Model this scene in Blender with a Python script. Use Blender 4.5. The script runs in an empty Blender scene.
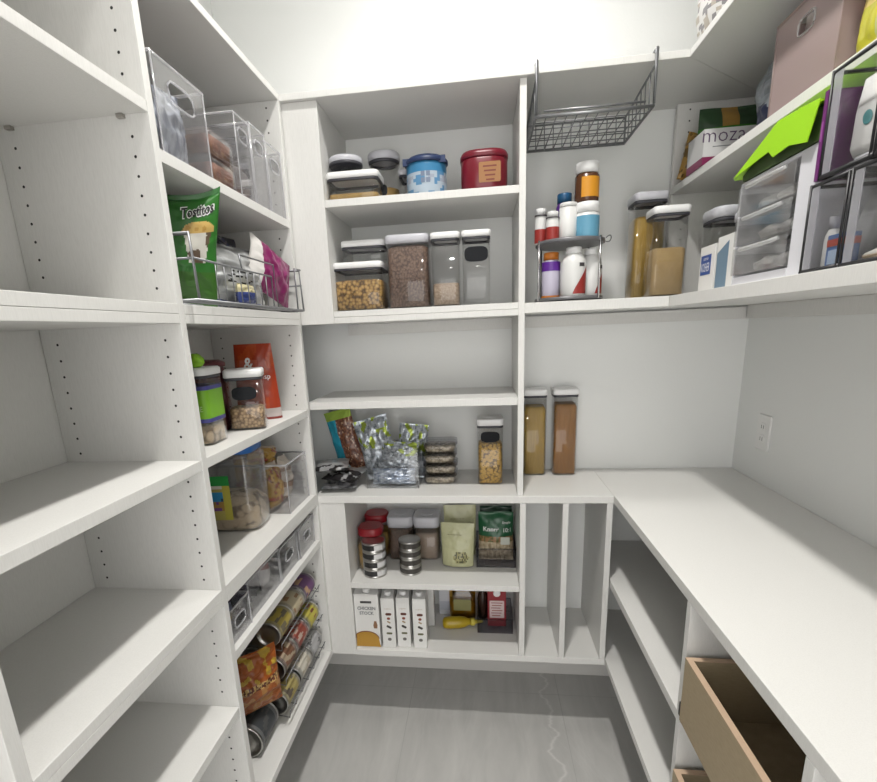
import bpy, bmesh, math, random
from mathutils import Vector, Matrix, noise
PI = math.pi
sc = bpy.context.scene
COL = sc.collection

# ------------------------------------------------------------------ materials
MATS = {}
def nodemat(name):
    m = bpy.data.materials.new(name); m.use_nodes = True
    nt = m.node_tree; b = nt.nodes['Principled BSDF']
    MATS[name] = m
    return m, nt, b
def plain(name, col, rough=.5, metal=0., spec=.5, coat=0.):
    if name in MATS: return MATS[name]
    m, nt, b = nodemat(name)
    b.inputs['Base Color'].default_value = (*col, 1); b.inputs['Roughness'].default_value = rough
    b.inputs['Metallic'].default_value = metal; b.inputs['Specular IOR Level'].default_value = spec
    if coat: b.inputs['Coat Weight'].default_value = coat
    return m
def speck(name, c1, c2, scale=120., rough=.6, stretch=(1, 1, 1), kind='noise', bump=.4, c3=None):
    """two or three tone procedural colour for grain, pasta, cereal, fabric"""
    if name in MATS: return MATS[name]
    m, nt, b = nodemat(name)
    tc = nt.nodes.new('ShaderNodeTexCoord'); mp = nt.nodes.new('ShaderNodeMapping')
    mp.inputs['Scale'].default_value = stretch
    nt.links.new(tc.outputs['Object'], mp.inputs['Vector'])
    if kind == 'noise':
        t = nt.nodes.new('ShaderNodeTexNoise'); t.inputs['Scale'].default_value = scale; t.inputs['Detail'].default_value = 3; out = t.outputs[0]
    else:
        t = nt.nodes.new('ShaderNodeTexVoronoi'); t.inputs['Scale'].default_value = scale; out = t.outputs['Distance']
    nt.links.new(mp.outputs[0], t.inputs['Vector'])
    r = nt.nodes.new('ShaderNodeValToRGB')
    e = r.color_ramp.elements
    e[0].position = .3; e[1].position = .7
    if kind != 'noise': c1, c2 = c2, c1; e[0].position = .22; e[1].position = .75
    e[0].color = (*c1, 1); e[1].color = (*c2, 1)
    if c3:
        x = e.new(.5); x.color = (*c3, 1)
    nt.links.new(out, r.inputs[0]); nt.links.new(r.outputs[0], b.inputs['Base Color'])
    b.inputs['Roughness'].default_value = rough
    if bump:
        bp = nt.nodes.new('ShaderNodeBump'); bp.inputs['Strength'].default_value = bump; bp.inputs['Distance'].default_value = .003
        nt.links.new(out, bp.inputs['Height']); nt.links.new(bp.outputs[0], b.inputs['Normal'])
    return m
def clearmat(name, tint=(.95, .95, .95), rough=.06, base=.03, edge=.6, gcol=(1, 1, 1), haze=0., hazecol=(.8, .8, .8)):
    """thin clear plastic: see-through plus a fresnel shine (and a little milkiness)"""
    if name in MATS: return MATS[name]
    m, nt, b = nodemat(name)
    nt.nodes.remove(b); out = nt.nodes['Material Output']
    tr = nt.nodes.new('ShaderNodeBsdfTransparent'); tr.inputs[0].default_value = (*tint, 1)
    gl = nt.nodes.new('ShaderNodeBsdfGlossy'); gl.inputs['Roughness'].default_value = rough; gl.inputs['Color'].default_value = (*gcol, 1)
    lw = nt.nodes.new('ShaderNodeLayerWeight'); lw.inputs['Blend'].default_value = .5; pw = nt.nodes.new('ShaderNodeMath'); pw.operation = 'POWER'; pw.inputs[1].default_value = 3.5; nt.links.new(lw.outputs['Facing'], pw.inputs[0])
    mr = nt.nodes.new('ShaderNodeMapRange'); mr.inputs['To Min'].default_value = base; mr.inputs['To Max'].default_value = edge
    nt.links.new(pw.outputs[0], mr.inputs['Value'])
    mx = nt.nodes.new('ShaderNodeMixShader')
    nt.links.new(mr.outputs[0], mx.inputs[0]); nt.links.new(tr.outputs[0], mx.inputs[1]); nt.links.new(gl.outputs[0], mx.inputs[2])
    last = mx.outputs[0]
    if haze:
        df = nt.nodes.new('ShaderNodeBsdfDiffuse'); df.inputs[0].default_value = (*hazecol, 1)
        tl = nt.nodes.new('ShaderNodeBsdfTranslucent'); tl.inputs[0].default_value = (*hazecol, 1)
        m2 = nt.nodes.new('ShaderNodeMixShader'); m2.inputs[0].default_value = .4
        nt.links.new(df.outputs[0], m2.inputs[1]); nt.links.new(tl.outputs[0], m2.inputs[2])
        m3 = nt.nodes.new('ShaderNodeMixShader'); m3.inputs[0].default_value = haze
        nt.links.new(last, m3.inputs[1]); nt.links.new(m2.outputs[0], m3.inputs[2]); last = m3.outputs[0]
    nt.links.new(last, out.inputs[0])
    return m
def printmat(name, rough=.35, metal=0., clear=0.):
    """printed film or card: colour comes from the print stored on the faces"""
    if name in MATS: return MATS[name]
    m, nt, b = nodemat(name)
    a = nt.nodes.new('ShaderNodeAttribute'); a.attribute_name = 'Print'
    nt.links.new(a.outputs['Color'], b.inputs['Base Color'])
    b.inputs['Roughness'].default_value = rough; b.inputs['Metallic'].default_value = metal
    return m

def melamine():
    m, nt, b = nodemat('white_melamine')
    tc = nt.nodes.new('ShaderNodeTexCoord'); mp = nt.nodes.new('ShaderNodeMapping'); mp.inputs['Scale'].default_value = (90, 90, 9)
    n = nt.nodes.new('ShaderNodeTexNoise'); n.inputs['Scale'].default_value = 6; n.inputs['Detail'].default_value = 4
    r = nt.nodes.new('ShaderNodeValToRGB'); r.color_ramp.elements[0].color = (.655, .65, .63, 1); r.color_ramp.elements[1].color = (.70, .695, .675, 1)
    r.color_ramp.elements[0].position = .25; r.color_ramp.elements[1].position = .6
    nt.links.new(tc.outputs['Object'], mp.inputs[0]); nt.links.new(mp.outputs[0], n.inputs['Vector']); nt.links.new(n.outputs[0], r.inputs[0]); nt.links.new(r.outputs[0], b.inputs['Base Color'])
    b.inputs['Roughness'].default_value = .42; b.inputs['Specular IOR Level'].default_value = .4
    bp = nt.nodes.new('ShaderNodeBump'); bp.inputs['Strength'].default_value = .06; bp.inputs['Distance'].default_value = .001
    nt.links.new(n.outputs[0], bp.inputs['Height']); nt.links.new(bp.outputs[0], b.inputs['Normal'])
    return m
def wallpaint(name, col):
    m, nt, b = nodemat(name)
    tc = nt.nodes.new('ShaderNodeTexCoord'); n = nt.nodes.new('ShaderNodeTexNoise'); n.inputs['Scale'].default_value = 160; n.inputs['Detail'].default_value = 3
    bp = nt.nodes.new('ShaderNodeBump'); bp.inputs['Strength'].default_value = .12; bp.inputs['Distance'].default_value = .002
    nt.links.new(tc.outputs['Object'], n.inputs['Vector']); nt.links.new(n.outputs[0], bp.inputs['Height']); nt.links.new(bp.outputs[0], b.inputs['Normal'])
    b.inputs['Base Color'].default_value = (*col, 1); b.inputs['Roughness'].default_value = .6
    return m
def floormat():
    m, nt, b = nodemat('grey_polished_tile')
    L = nt.links.new
    tc = nt.nodes.new('ShaderNodeTexCoord')
    mp = nt.nodes.new('ShaderNodeMapping'); mp.inputs['Scale'].default_value = (5.5, 1.1, 1); mp.inputs['Rotation'].default_value = (0, 0, .12)
    n = nt.nodes.new('ShaderNodeTexNoise'); n.inputs['Scale'].default_value = 2.2; n.inputs['Detail'].default_value = 6; n.inputs['Roughness'].default_value = .6; n.inputs['Distortion'].default_value = .6
    r = nt.nodes.new('ShaderNodeValToRGB'); r.color_ramp.elements[0].color = (.40, .395, .385, 1); r.color_ramp.elements[1].color = (.50, .495, .48, 1)
    r.color_ramp.elements[0].position = .3; r.color_ramp.elements[1].position = .7
    L(tc.outputs['Object'], mp.inputs[0]); L(mp.outputs[0], n.inputs['Vector']); L(n.outputs[0], r.inputs[0])
    # veins: thin bands where a warped noise crosses one level
    mv = nt.nodes.new('ShaderNodeMapping'); mv.inputs['Scale'].default_value = (2.2, .7, 1); mv.inputs['Location'].default_value = (.35, .2, 0)
    v = nt.nodes.new('ShaderNodeTexNoise'); v.inputs['Scale'].default_value = 1.3; v.inputs['Detail'].default_value = 5; v.inputs['Distortion'].default_value = 1.2
    s = nt.nodes.new('ShaderNodeMath'); s.operation = 'SUBTRACT'; s.inputs[1].default_value = .5
    a = nt.nodes.new('ShaderNodeMath'); a.operation = 'ABSOLUTE'
    vr = nt.nodes.new('ShaderNodeValToRGB'); vr.color_ramp.elements[0].color = (.13, .13, .13, 1); vr.color_ramp.elements[1].color = (0, 0, 0, 1); vr.color_ramp.elements[0].position = 0; vr.color_ramp.elements[1].position = .006
    L(tc.outputs['Object'], mv.inputs[0]); L(mv.outputs[0], v.inputs['Vector']); L(v.outputs[0], s.inputs[0]); L(s.outputs[0], a.inputs[0]); L(a.outputs[0], vr.inputs[0])
    mx = nt.nodes.new('ShaderNodeMixRGB'); mx.blend_type = 'MIX'; mx.inputs[2].default_value = (.6, .6, .59, 1)
    L(vr.outputs[0], mx.inputs[0]); L(r.outputs[0], mx.inputs[1])
    sx = nt.nodes.new('ShaderNodeSeparateXYZ'); L(tc.outputs['Object'], sx.inputs[0])
    cb = nt.nodes.new('ShaderNodeCombineXYZ'); L(sx.outputs['Y'], cb.inputs['Y'])
    wn = nt.nodes.new('ShaderNodeTexNoise'); wn.inputs['Scale'].default_value = 11; wn.inputs['Detail'].default_value = 4; L(cb.outputs[0], wn.inputs['Vector'])
    wm = nt.nodes.new('ShaderNodeMath'); wm.operation = 'MULTIPLY_ADD'; wm.inputs[1].default_value = .16; wm.inputs[2].default_value = .17; L(wn.outputs[0], wm.inputs[0])
    wd = nt.nodes.new('ShaderNodeMath'); wd.operation = 'SUBTRACT'; L(sx.outputs['X'], wd.inputs[0]); L(wm.outputs[0], wd.inputs[1])
    wa = nt.nodes.new('ShaderNodeMath'); wa.operation = 'ABSOLUTE'; L(wd.outputs[0], wa.inputs[0])
    wr = nt.nodes.new('ShaderNodeValToRGB'); wr.color_ramp.elements[0].color = (.5, .5, .5, 1); wr.color_ramp.elements[1].color = (0, 0, 0, 1); wr.color_ramp.elements[1].position = .009; L(wa.outputs[0], wr.inputs[0])
    mv2 = nt.nodes.new('ShaderNodeMixRGB'); mv2.inputs[2].default_value = (.68, .67, .65, 1); L(wr.outputs[0], mv2.inputs[0]); L(mx.outputs[0], mv2.inputs[1]); mx = mv2
    # tile joints
    br = nt.nodes.new('ShaderNodeTexBrick'); br.inputs['Scale'].default_value = 1; br.inputs['Brick Width'].default_value = .6; br.inputs['Row Height'].default_value = 1.2
    br.inputs['Mortar Size'].default_value = .0015; br.offset = .0
    ml = nt.nodes.new('ShaderNodeMapping'); ml.inputs['Location'].default_value = (.30, .62, 0)
    L(tc.outputs['Object'], ml.inputs[0]); L(ml.outputs[0], br.inputs['Vector'])
    m2 = nt.nodes.new('ShaderNodeMixRGB'); m2.inputs[2].default_value = (.38, .375, .365, 1)
    L(br.outputs['Fac'], m2.inputs[0]); L(mx.outputs[0], m2.inputs[1]); L(m2.outputs[0], b.inputs['Base Color'])
    b.inputs['Roughness'].default_value = .3
    return m
WHITE = melamine()
PAINT = wallpaint('white_wall_paint', (.79, .80, .79))
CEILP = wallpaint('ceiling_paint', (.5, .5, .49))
FLOOR = floormat()
HOLE = plain('drilled_hole', (.02, .02, .02), .8)
PINM = plain('shelf_pin_nickel', (.42, .40, .37), .35, .8)
CLEAR = clearmat('clear_plastic')
CLEAR2 = clearmat('clear_plastic_bin', tint=(.94, .94, .945), base=.04, edge=.6, haze=.045, hazecol=(.8, .8, .82))
RIMC = clearmat('clear_rim', tint=(.9, .9, .92), base=.15, edge=.7, haze=.3, hazecol=(.8, .8, .82))
TUBC = clearmat('milky_tub', tint=(.93, .93, .93), base=.04, edge=.5, haze=.07, hazecol=(.75, .74, .72))
SMOKE = clearmat('smoky_plastic', tint=(.80, .80, .82), base=.01, edge=.4)
FROST = clearmat('frosted_pinkish_plastic', tint=(.9, .78, .78), rough=.3, base=.05, edge=.3, haze=.6, hazecol=(.60, .50, .49))
FILMC = clearmat('clear_film', tint=(.93, .93, .93), rough=.12, base=.1, edge=.6)
LIDW = plain('white_lid', (.80, .80, .80), .35)
LIDG = plain('pale_grey_lid', (.50, .50, .54), .4)
SEAL = plain('dark_seal', (.045, .045, .055), .45)
BLACK = plain('black_plastic', (.015, .015, .017), .45)
CHROME = plain('chrome_wire', (.55, .55, .56), .25, 1.)
GREYW = plain('grey_wire', (.23, .235, .245), .4, .6)
TAGM = plain('slate_tag', (.02, .021, .024), .85, 0., .15)
STEEL = plain('tin_can_steel', (.55, .54, .52), .3, 1.)
PRINT = printmat('printed_film', .3)
PRINTM = printmat('printed_foil', .28, .5)
CARD = printmat('printed_card', .5)
TAN = speck('tan_drawer_board', (.335, .265, .165), (.39, .31, .20), 60, .5, (1, 1, 6), bump=.05)
TANE = plain('raw_board_edge', (.50, .36, .25), .6)
INK = plain('black_print', (.02, .02, .02), .5)
WINK = plain('white_print', (.85, .85, .85), .5)

# ------------------------------------------------------------------ mesh builder
class MB:
    def __init__(s): s.v = []; s.f = []; s.m = []; s.c = []; s.sm = []
    def add(s, vs, fs, mi=0, cols=None, smooth=False):
        o = len(s.v); s.v += [tuple(v) for v in vs]
        for k, f in enumerate(fs):
            s.f.append(tuple(i + o for i in f)); s.m.append(mi); s.sm.append(smooth)
            s.c.append(cols[k] if cols else None)
    def box(s, x0, x1, y0, y1, z0, z1, mi=0, col=None):
        vs = [(x, y, z) for z in (z0, z1) for y in (y0, y1) for x in (x0, x1)]
        fs = [(0, 2, 3, 1), (4, 5, 7, 6), (0, 1, 5, 4), (2, 6, 7, 3), (0, 4, 6, 2), (1, 3, 7, 5)]
        s.add(vs, fs, mi, [col] * 6 if col else None)
    def rings(s, rings, mi=0, cap0=True, cap1=True, paint=None, smooth=True):
        n = len(rings[0]); vs = [p for r in rings for p in r]; fs = []; cols = []
        for i in range(len(rings) - 1):
            for j in range(n):
                k = (j + 1) % n
                fs.append((i * n + j, i * n + k, (i + 1) * n + k, (i + 1) * n + j))
                cols.append(paint((j + .5) / n, i, rings[i][j]) if paint else None)
        s.add(vs, fs, mi, cols if paint else None, smooth)
        o = len(s.v) - len(vs)
        if cap0: s.f.append(tuple(o + j for j in reversed(range(n)))); s.m.append(mi); s.sm.append(False); s.c.append(paint(0, -1, rings[0][0]) if paint else None)
        if cap1: s.f.append(tuple(o + (len(rings) - 1) * n + j for j in range(n))); s.m.append(mi); s.sm.append(False); s.c.append(paint(0, len(rings), rings[-1][0]) if paint else None)
    def lathe(s, prof, n=24, mi=0, axis='z', paint=None, cap0=True, cap1=True, c=(0, 0, 0)):
        R = []
        for r, z in prof:
            ring = []
            for j in range(n):
                a = 2 * PI * j / n
                p = (r * math.cos(a), r * math.sin(a), z)
                if axis == 'y': p = (p[0], z, -p[1])
                elif axis == 'x': p = (z, p[0], p[1])
                ring.append((p[0] + c[0], p[1] + c[1], p[2] + c[2]))
            R.append(ring)
        s.rings(R, mi, cap0, cap1, paint)
    def rrect(s, prof, mi=0, cap0=True, cap1=True, paint=None, seg=5, c=(0, 0), smooth=True):
        """prof: list of (w, d, r, z): rounded rectangles stacked into one skin"""
        R = []
        for w, d, r, z in prof:
            r = max(min(r, w / 2 - 1e-5, d / 2 - 1e-5), 1e-5); ring = []
            for q, (sx, sy) in enumerate(((1, 1), (-1, 1), (-1, -1), (1, -1))):
                cx, cy = sx * (w / 2 - r), sy * (d / 2 - r)
                for t in range(seg):
                    a = q * PI / 2 + t / (seg - 1) * PI / 2
                    ring.append((c[0] + cx + r * math.cos(a), c[1] + cy + r * math.sin(a), z))
            R.append(ring)
        s.rings(R, mi, cap0, cap1, paint, smooth)
    def tube(s, pts, r, mi=0, n=6, closed=False):
        P = [Vector(p) for p in pts]; R = []
        m = len(P)
        for i in range(m):
            if closed: t = (P[(i + 1) % m] - P[i - 1])
            else: t = P[min(i + 1, m - 1)] - P[max(i - 1, 0)]
            t.normalize()
            up = Vector((0, 0, 1)) if abs(t.z) < .9 else Vector((1, 0, 0))
            a = t.cross(up).normalized(); b = a.cross(t)
            # mitre so corners keep their thickness
            k = 1.
            if 0 < i < m - 1 or closed:
                d = (P[i] - P[i - 1]).normalized(); k = 1 / max(.5, abs(d.dot(t)))
            R.append([tuple(P[i] + (a * math.cos(2 * PI * j / n) + b * math.sin(2 * PI * j / n)) * r * (k if k < 1.5 else 1.4)) for j in range(n)])
        if closed: R.append(R[0])
        s.rings(R, mi, not closed, not closed)
    def rod(s, a, b, r, mi=0, n=6): s.tube([a, b], r, mi, n)
    def prism(s, poly, axis, a, b, mi=0):
        """outline in the plane across `axis`, drawn out from a to b"""
        def P(p, t):
            return {'x': (t, p[0], p[1]), 'y': (p[0], t, p[1]), 'z': (p[0], p[1], t)}[axis]
        n = len(poly); vs = [P(p, a) for p in poly] + [P(p, b) for p in poly]
        fs = [tuple(range(n)), tuple(reversed(range(n, 2 * n)))] + [(i, n + i, n + (i + 1) % n, (i + 1) % n) for i in range(n)]
        s.add(vs, fs, mi)
    def build(s, name, mats, parent=None, bevel=0., loc=None, rot=None, recalc=True):
        me = bpy.data.meshes.new(name); me.from_pydata(s.v, [], s.f)
        if not isinstance(mats, (list, tuple)): mats = [mats]
        for m in mats: me.materials.append(m)
        for p, mi, sm in zip(me.polygons, s.m, s.sm): p.material_index = mi; p.use_smooth = sm
        if any(c is not None for c in s.c):
            at = me.color_attributes.new('Print', 'FLOAT_COLOR', 'CORNER')
            for p, c in zip(me.polygons, s.c):
                c = c or (.8, .8, .8)
                for li in p.loop_indices: at.data[li].color = (*c[:3], 1)
        if recalc:
            bm = bmesh.new(); bm.from_mesh(me); bmesh.ops.remove_doubles(bm, verts=bm.verts, dist=2e-6); bmesh.ops.recalc_face_normals(bm, faces=bm.faces); bm.to_mesh(me); bm.free()
        o = bpy.data.objects.new(name, me); COL.objects.link(o)
        if parent: o.parent = parent
        if loc: o.location = loc
        if rot: o.rotation_euler = rot
        if bevel:
            b = o.modifiers.new('Bevel', 'BEVEL'); b.width = bevel; b.segments = 2; b.limit_method = 'ANGLE'; b.angle_limit = math.radians(50)
        return o

def tag(o, label, cat, group=None, kind=None):
    o['label'] = label; o['category'] = cat
    if group: o['group'] = group
    if kind: o['kind'] = kind
    return o
def thing(name, label, cat, loc=(0, 0, 0), rz=0., group=None, tilt=None):
    o = bpy.data.objects.new(name, None); COL.objects.link(o); o.empty_display_size = .03
    o.location = loc; o.rotation_euler = (tilt[0], tilt[1], rz) if tilt else (0, 0, rz)
    return tag(o, label, cat, group)
def struct(o): o['kind'] = 'structure'; return o
def stuff(o): o['kind'] = 'stuff'; return o
def boxpart(name, x0, x1, y0, y1, z0, z1, mat, parent=None, bevel=.0008):
    m = MB(); m.box(x0, x1, y0, y1, z0, z1); return m.build(name, mat, parent, bevel)

def text(name, body, width, mat, parent, loc, rot, height=None, wrap=None, bold=0.):
    """lettering as a thin mesh, centred on loc; local x runs along the writing"""
    cu = bpy.data.curves.new(name, 'FONT'); cu.body = body; cu.align_x = 'CENTER'; cu.align_y = 'CENTER'; cu.size = 1; cu.extrude = 0; cu.offset = bold; cu.resolution_u = 2
    ob = bpy.data.objects.new(name, cu); COL.objects.link(ob)
    dg = bpy.context.evaluated_depsgraph_get(); me = bpy.data.meshes.new_from_object(ob.evaluated_get(dg))
    bpy.data.objects.remove(ob)
    xs = [v.co.x for v in me.vertices]; ys = [v.co.y for v in me.vertices]
    w = max(xs) - min(xs); h = max(ys) - min(ys); cx = (max(xs) + min(xs)) / 2; cy = (max(ys) + min(ys)) / 2
    kx = width / w; ky = (height / h) if height else kx
    for v in me.vertices:
        x, y = (v.co.x - cx) * kx, (v.co.y - cy) * ky
        v.co = wrap(x, y) if wrap else (x, y, 0)
    me.materials.clear(); me.materials.append(mat)
    o = bpy.data.objects.new(name, me); COL.objects.link(o); o.parent = parent; o.location = loc; o.rotation_euler = rot
    return o
FRONT = (PI / 2, 0, 0)            # writing that faces -y
LEFT = (PI / 2, 0, -PI / 2)       # writing that faces -x
RIGHT = (PI / 2, 0, PI / 2)       # writing that faces +x

# ------------------------------------------------------------------ packs
def lerp(a, b, t): return tuple(x + (y - x) * t for x, y in zip(a, b))
def bagmesh(w, h, T, seed=0, paint=None, wr=.004, stand=False, nu=26, nv=34, seal=.05, pinch=.06, top=None):
    """a filled film bag: two crumpled skins meeting in flat seals, upright in xz and facing -y"""
    rnd = random.Random(seed); ox = rnd.uniform(0, 50)
    mb = MB()
    def prof(u, v):
        a = math.sin(PI * min(max(u, 0), 1)) ** .55
        if stand: b = min(1, (1 - v) * 1.25) ** .7 if v > .1 else .86 + v * 1.4 * .1
        else:
            vv = min(max((v - seal) / (1 - 2 * seal), 0), 1); b = math.sin(PI * vv) ** .45
        return a * b
    def P(u, v, sgn):
        p = prof(u, v)
        x = (u - .5) * w * (1 - pinch * (1 - abs(2 * v - 1)) if not stand else 1 - pinch * v)
        nz = noise.noise(Vector((u * 5 + ox, v * 7, sgn * 3))) + .6 * noise.noise(Vector((u * 13 + ox, v * 15, sgn * 5)))
        y = sgn * (T / 2 * p) + wr * nz * (min(1, p * 3 + .25) if 0 < u < 1 and (0 < v < 1) else .0)
        if v > 1 - seal and top is None and not stand: y += .15 * T * math.sin(u * 9 + ox) * (v - 1 + seal) / seal * .4
        z = v * h
        if top: z = v * top(u) * h
        return (x, y, z)
    for sgn in (-1, 1):
        vs = [P(i / nu, j / nv, sgn) for j in range(nv + 1) for i in range(nu + 1)]
        fs = []; cols = []
        for j in range(nv):
            for i in range(nu):
                a = j * (nu + 1) + i
                fs.append((a, a + 1, a + nu + 2, a + nu + 1) if sgn < 0 else (a, a + nu + 1, a + nu + 2, a + 1))
                cols.append(paint((i + .5) / nu, (j + .5) / nv) if paint else None)
        mb.add(vs, fs, 0, cols if paint else None, True)
    mb.P = P
    return mb
def crumple(w, d, h, seed, paint=None, amp=.25, n=26, m=16, power=.6):
    """a loose crumpled package lying on its base"""
    rnd = random.Random(seed); o = rnd.uniform(0, 90); mb = MB(); R = []; rings = []
    for i in range(m + 1):
        v = i / m; ring = []
        r = max(.02, math.sin(PI * (.08 + .9 * v)) ** power)
        for j in range(n):
            a = 2 * PI * j / n; c, s_ = math.cos(a), math.sin(a)
            sq = 1 / max(abs(c), abs(s_)) ** .55
            k = 1 + amp * noise.noise(Vector((c * 2.3 + o, s_ * 2.3, v * 3))) + amp * .6 * noise.noise(Vector((c * 6 + o, s_ * 6, v * 8)))
            ring.append((w / 2 * r * c * sq * k * .9, d / 2 * r * s_ * sq * k * .9, max(0, h * v * (1 + amp * .5 * noise.noise(Vector((c * 2 + o, s_ * 2, 7.)))))))
        rings.append(ring)
    mb.rings(rings, 0, True, True, (lambda u, i, p: paint(u, i / m)) if paint else None)
    return mb

def canister(name, label, loc, w, d, h, fill=0., fillmat=None, rz=0., r=.012, lid=LIDW, lidh=.024, band=True, tagm=False, rnd=False, group=None, body=CLEAR, cat='food container', fillw=None):
    """clear push-top container: body, contents, dark seal and lid"""
    t = thing(name, label, cat, loc, rz, group)
    rr = w / 2 if rnd else r; seg = 9 if rnd else 5
    hb = h - lidh
    m = MB(); m.rrect([(w - .006, d - .006, rr, 0), (w, d, rr, .004), (w, d, rr, hb), (w - .004, d - .004, rr, hb), (w - .004, d - .004, rr, .004), (w - .01, d - .01, rr, .003)], seg=seg)
    m.build('container_body', body, t)
    if fill:
        m = MB(); m.rrect([(w - .007, d - .007, rr, .005), (w - .007, d - .007, rr, fill * .97), (w * .8, d * .8, rr, fill * 1.015), (w * .3, d * .3, rr, fill)], seg=seg)
        stuff(m.build('contents', fillmat, t))
    if band:
        m = MB(); q = (w + .001, d + .001, rr, hb - .002); m.rrect([q, (w + .001, d + .001, rr, hb + lidh * .2), (w - .014, d - .014, rr, hb + lidh * .2), (w - .014, d - .014, rr, hb - .002), q], cap0=False, cap1=False, seg=seg); m.build('seal', SEAL, t)
    m = MB(); m.rrect([(w - .002, d - .002, rr, hb + (lidh * .2 if band else 0)), (w + .005, d + .005, rr, hb + lidh * .25), (w + .005, d + .005, rr, hb + lidh * .85), (w - .002, d - .002, rr * .9, hb + lidh)], seg=seg); l = m.build('lid', lid, t)
    m = MB(); m.lathe([(min(w, d) * .26, hb + lidh), (min(w, d) * .26, hb + lidh + .0015), (min(w, d) * .24, hb + lidh + .002)], 20); m.build('button', lid, l)
    if tagm:
        tw, th, tz = tagm
        m = MB(); n = 24
        pl = [(tw / 2 * math.copysign(abs(math.cos(a)) ** .6, math.cos(a)), tz + th / 2 * math.copysign(abs(math.sin(a)) ** .6, math.sin(a))) for a in [2 * PI * k / n for k in range(n)]]
        m.prism(pl, 'y', -d / 2 - .0016, -d / 2 - .0004); m.build('label_tag', TAGM, t)
    return t

def bin_open(name, label, loc, w, d, h, mat=CLEAR2, rz=0., slot=None, r=.008, taper=.96, group=None, cat='bin'):
    """clear open storage bin (local -y is its front); slot = (width, height, centre z) of a handle hole in the front"""
    t = thing(name, label, cat, loc, rz, group)
    k = .0022; m = MB()
    def side(x0, x1, y0, y1, z0=0, z1=h): m.box(x0, x1, y0, y1, z0, z1)
    side(-w / 2, -w / 2 + k, -d / 2, d / 2); side(w / 2 - k, w / 2, -d / 2, d / 2); side(-w / 2, w / 2, d / 2 - k, d / 2); m.box(-w / 2, w / 2, -d / 2, d / 2, 0, k)
    m.build('bin_body', mat, t)
    m = MB(); y0, y1 = -d / 2, -d / 2 + k
    if slot:
        sw, sh, sz = slot
        B = []
        for (ax, az), (bx, bz) in zip([(-w/2, 0), (w/2, 0), (w/2, h), (-w/2, h)], [(w/2, 0), (w/2, h), (-w/2, h), (-w/2, 0)]):
            for q in range(7): B.append((ax + (bx - ax) * q / 7, az + (bz - az) * q / 7))
        N = len(B); hole = []
        for x, z in B:
            dx, dz = x, z - sz
            kk = 1 / ((abs(dx) / (sw / 2)) ** 4 + (abs(dz) / (sh / 2)) ** 4) ** .25
            hole.append((dx * kk, sz + dz * kk))
        vs = [(p[0], y, p[1]) for y in (y0, y1) for p in hole + B]; fs = []
        for q in range(N):
            e = (q + 1) % N
            for o in (0, 2 * N): fs.append((o + q, o + e, o + N + e, o + N + q))
            fs.append((q, e, 2 * N + e, 2 * N + q))
        m.add(vs, fs)
        rim = MB(); rim.tube([(p[0] * 1.03, y0 - .001, sz + (p[1] - sz) * 1.03) for p in hole], .0022, 0, 6, True)
        f = m.build('front_wall', mat, t); rim.build('handle_rim', RIMC, f)
    else:
        m.box(-w / 2, w / 2, y0, y1, 0, h); m.build('front_wall', mat, t)
    rim = MB(); q = .0025
    rim.tube([(-w / 2, -d / 2, h), (w / 2, -d / 2, h), (w / 2, d / 2, h), (-w / 2, d / 2, h)], q, 0, 6, True); 
    for sx in (-1, 1): rim.rod((sx * (w / 2 - .001), -d / 2 - .0005, 0), (sx * (w / 2 - .001), -d / 2 - .0005, h), .0018)
    rim.build('rim', RIMC if mat is CLEAR2 else mat, t)
    return t
LIGHT = {.05: 3., .87: 18., 1.6: 5.5}; EXPO = -.1
# ------------------------------------------------------------------ the room
XL, XR, XR2, XW, XWL = -.57, .425, .55, .93, -.90
YT, YB, YW = 1.583, 1.599, 1.922
ZT, ZB, ZC, ZF, ZCEIL = 2.148, 1.537, .922, .315, 3.05
YN = -.35                                   # the near end of the long side units, behind the camera
struct(boxpart('floor', XWL - .1, XW + .1, -1.3, YW + .1, -.06, 0, FLOOR, None, 0))
struct(boxpart('ceiling', XWL - .1, XW + .1, -1.3, YW + .1, ZCEIL, ZCEIL + .06, CEILP, None, 0))
struct(boxpart('wall_back', XWL - .1, XW + .1, YW, YW + .08, 0, ZCEIL, PAINT, None, 0))
struct(boxpart('wall_left', XWL - .08, XWL, -1.3, YW, 0, ZCEIL, PAINT, None, 0))
struct(boxpart('wall_right', XW, XW + .08, -1.3, YW, 0, ZCEIL, PAINT, None, 0))
m = MB(); m.box(XWL, -.78, -1.3, -1.22, 0, ZCEIL); m.box(.80, XW, -1.3, -1.22, 0, ZCEIL); m.box(-.78, .80, -1.3, -1.22, 2.45, ZCEIL)
struct(m.build('wall_front', PAINT))
struct(boxpart('baseboard_back', XWL, XW, YW - .014, YW, 0, .1, plain('baseboard_white', (.62, .61, .59), .4), None, .002))

# ------------------------------------------------------------------ built-in shelving
def holes(mb, face, col, zs, r=.0027, n=8, eps=.0004):
    """system holes drilled in the side panels: face = ('y', y, sign)"""
    y, sg = face
    for x in col:
        for z in zs:
            vs = [(x + r * math.cos(2 * PI * k / n), y + sg * eps, z + r * math.sin(2 * PI * k / n)) for k in range(n)]
            mb.add(vs, [tuple(range(n))], 1)
def zrows(z0, z1, skip=()):
    out = []; z = 1.824 - .032 * 60
    while z < z1:
        if z > z0 and not any(a - .012 < z < b + .012 for a, b in skip): out.append(z)
        z += .032
    return out
def panel(parent, y0, y1, x0, x1, z0, z1, near=None, far=None, col=None, name='side_panel'):
    m = MB(); m.box(x0, x1, y0, y1, z0, z1)
    o = None
    if near: holes(m, (y0, -1), col, near)
    if far: holes(m, (y1, 1), col, far)
    return m.build(name, [WHITE, HOLE], parent, .0008, recalc=False)
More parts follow.
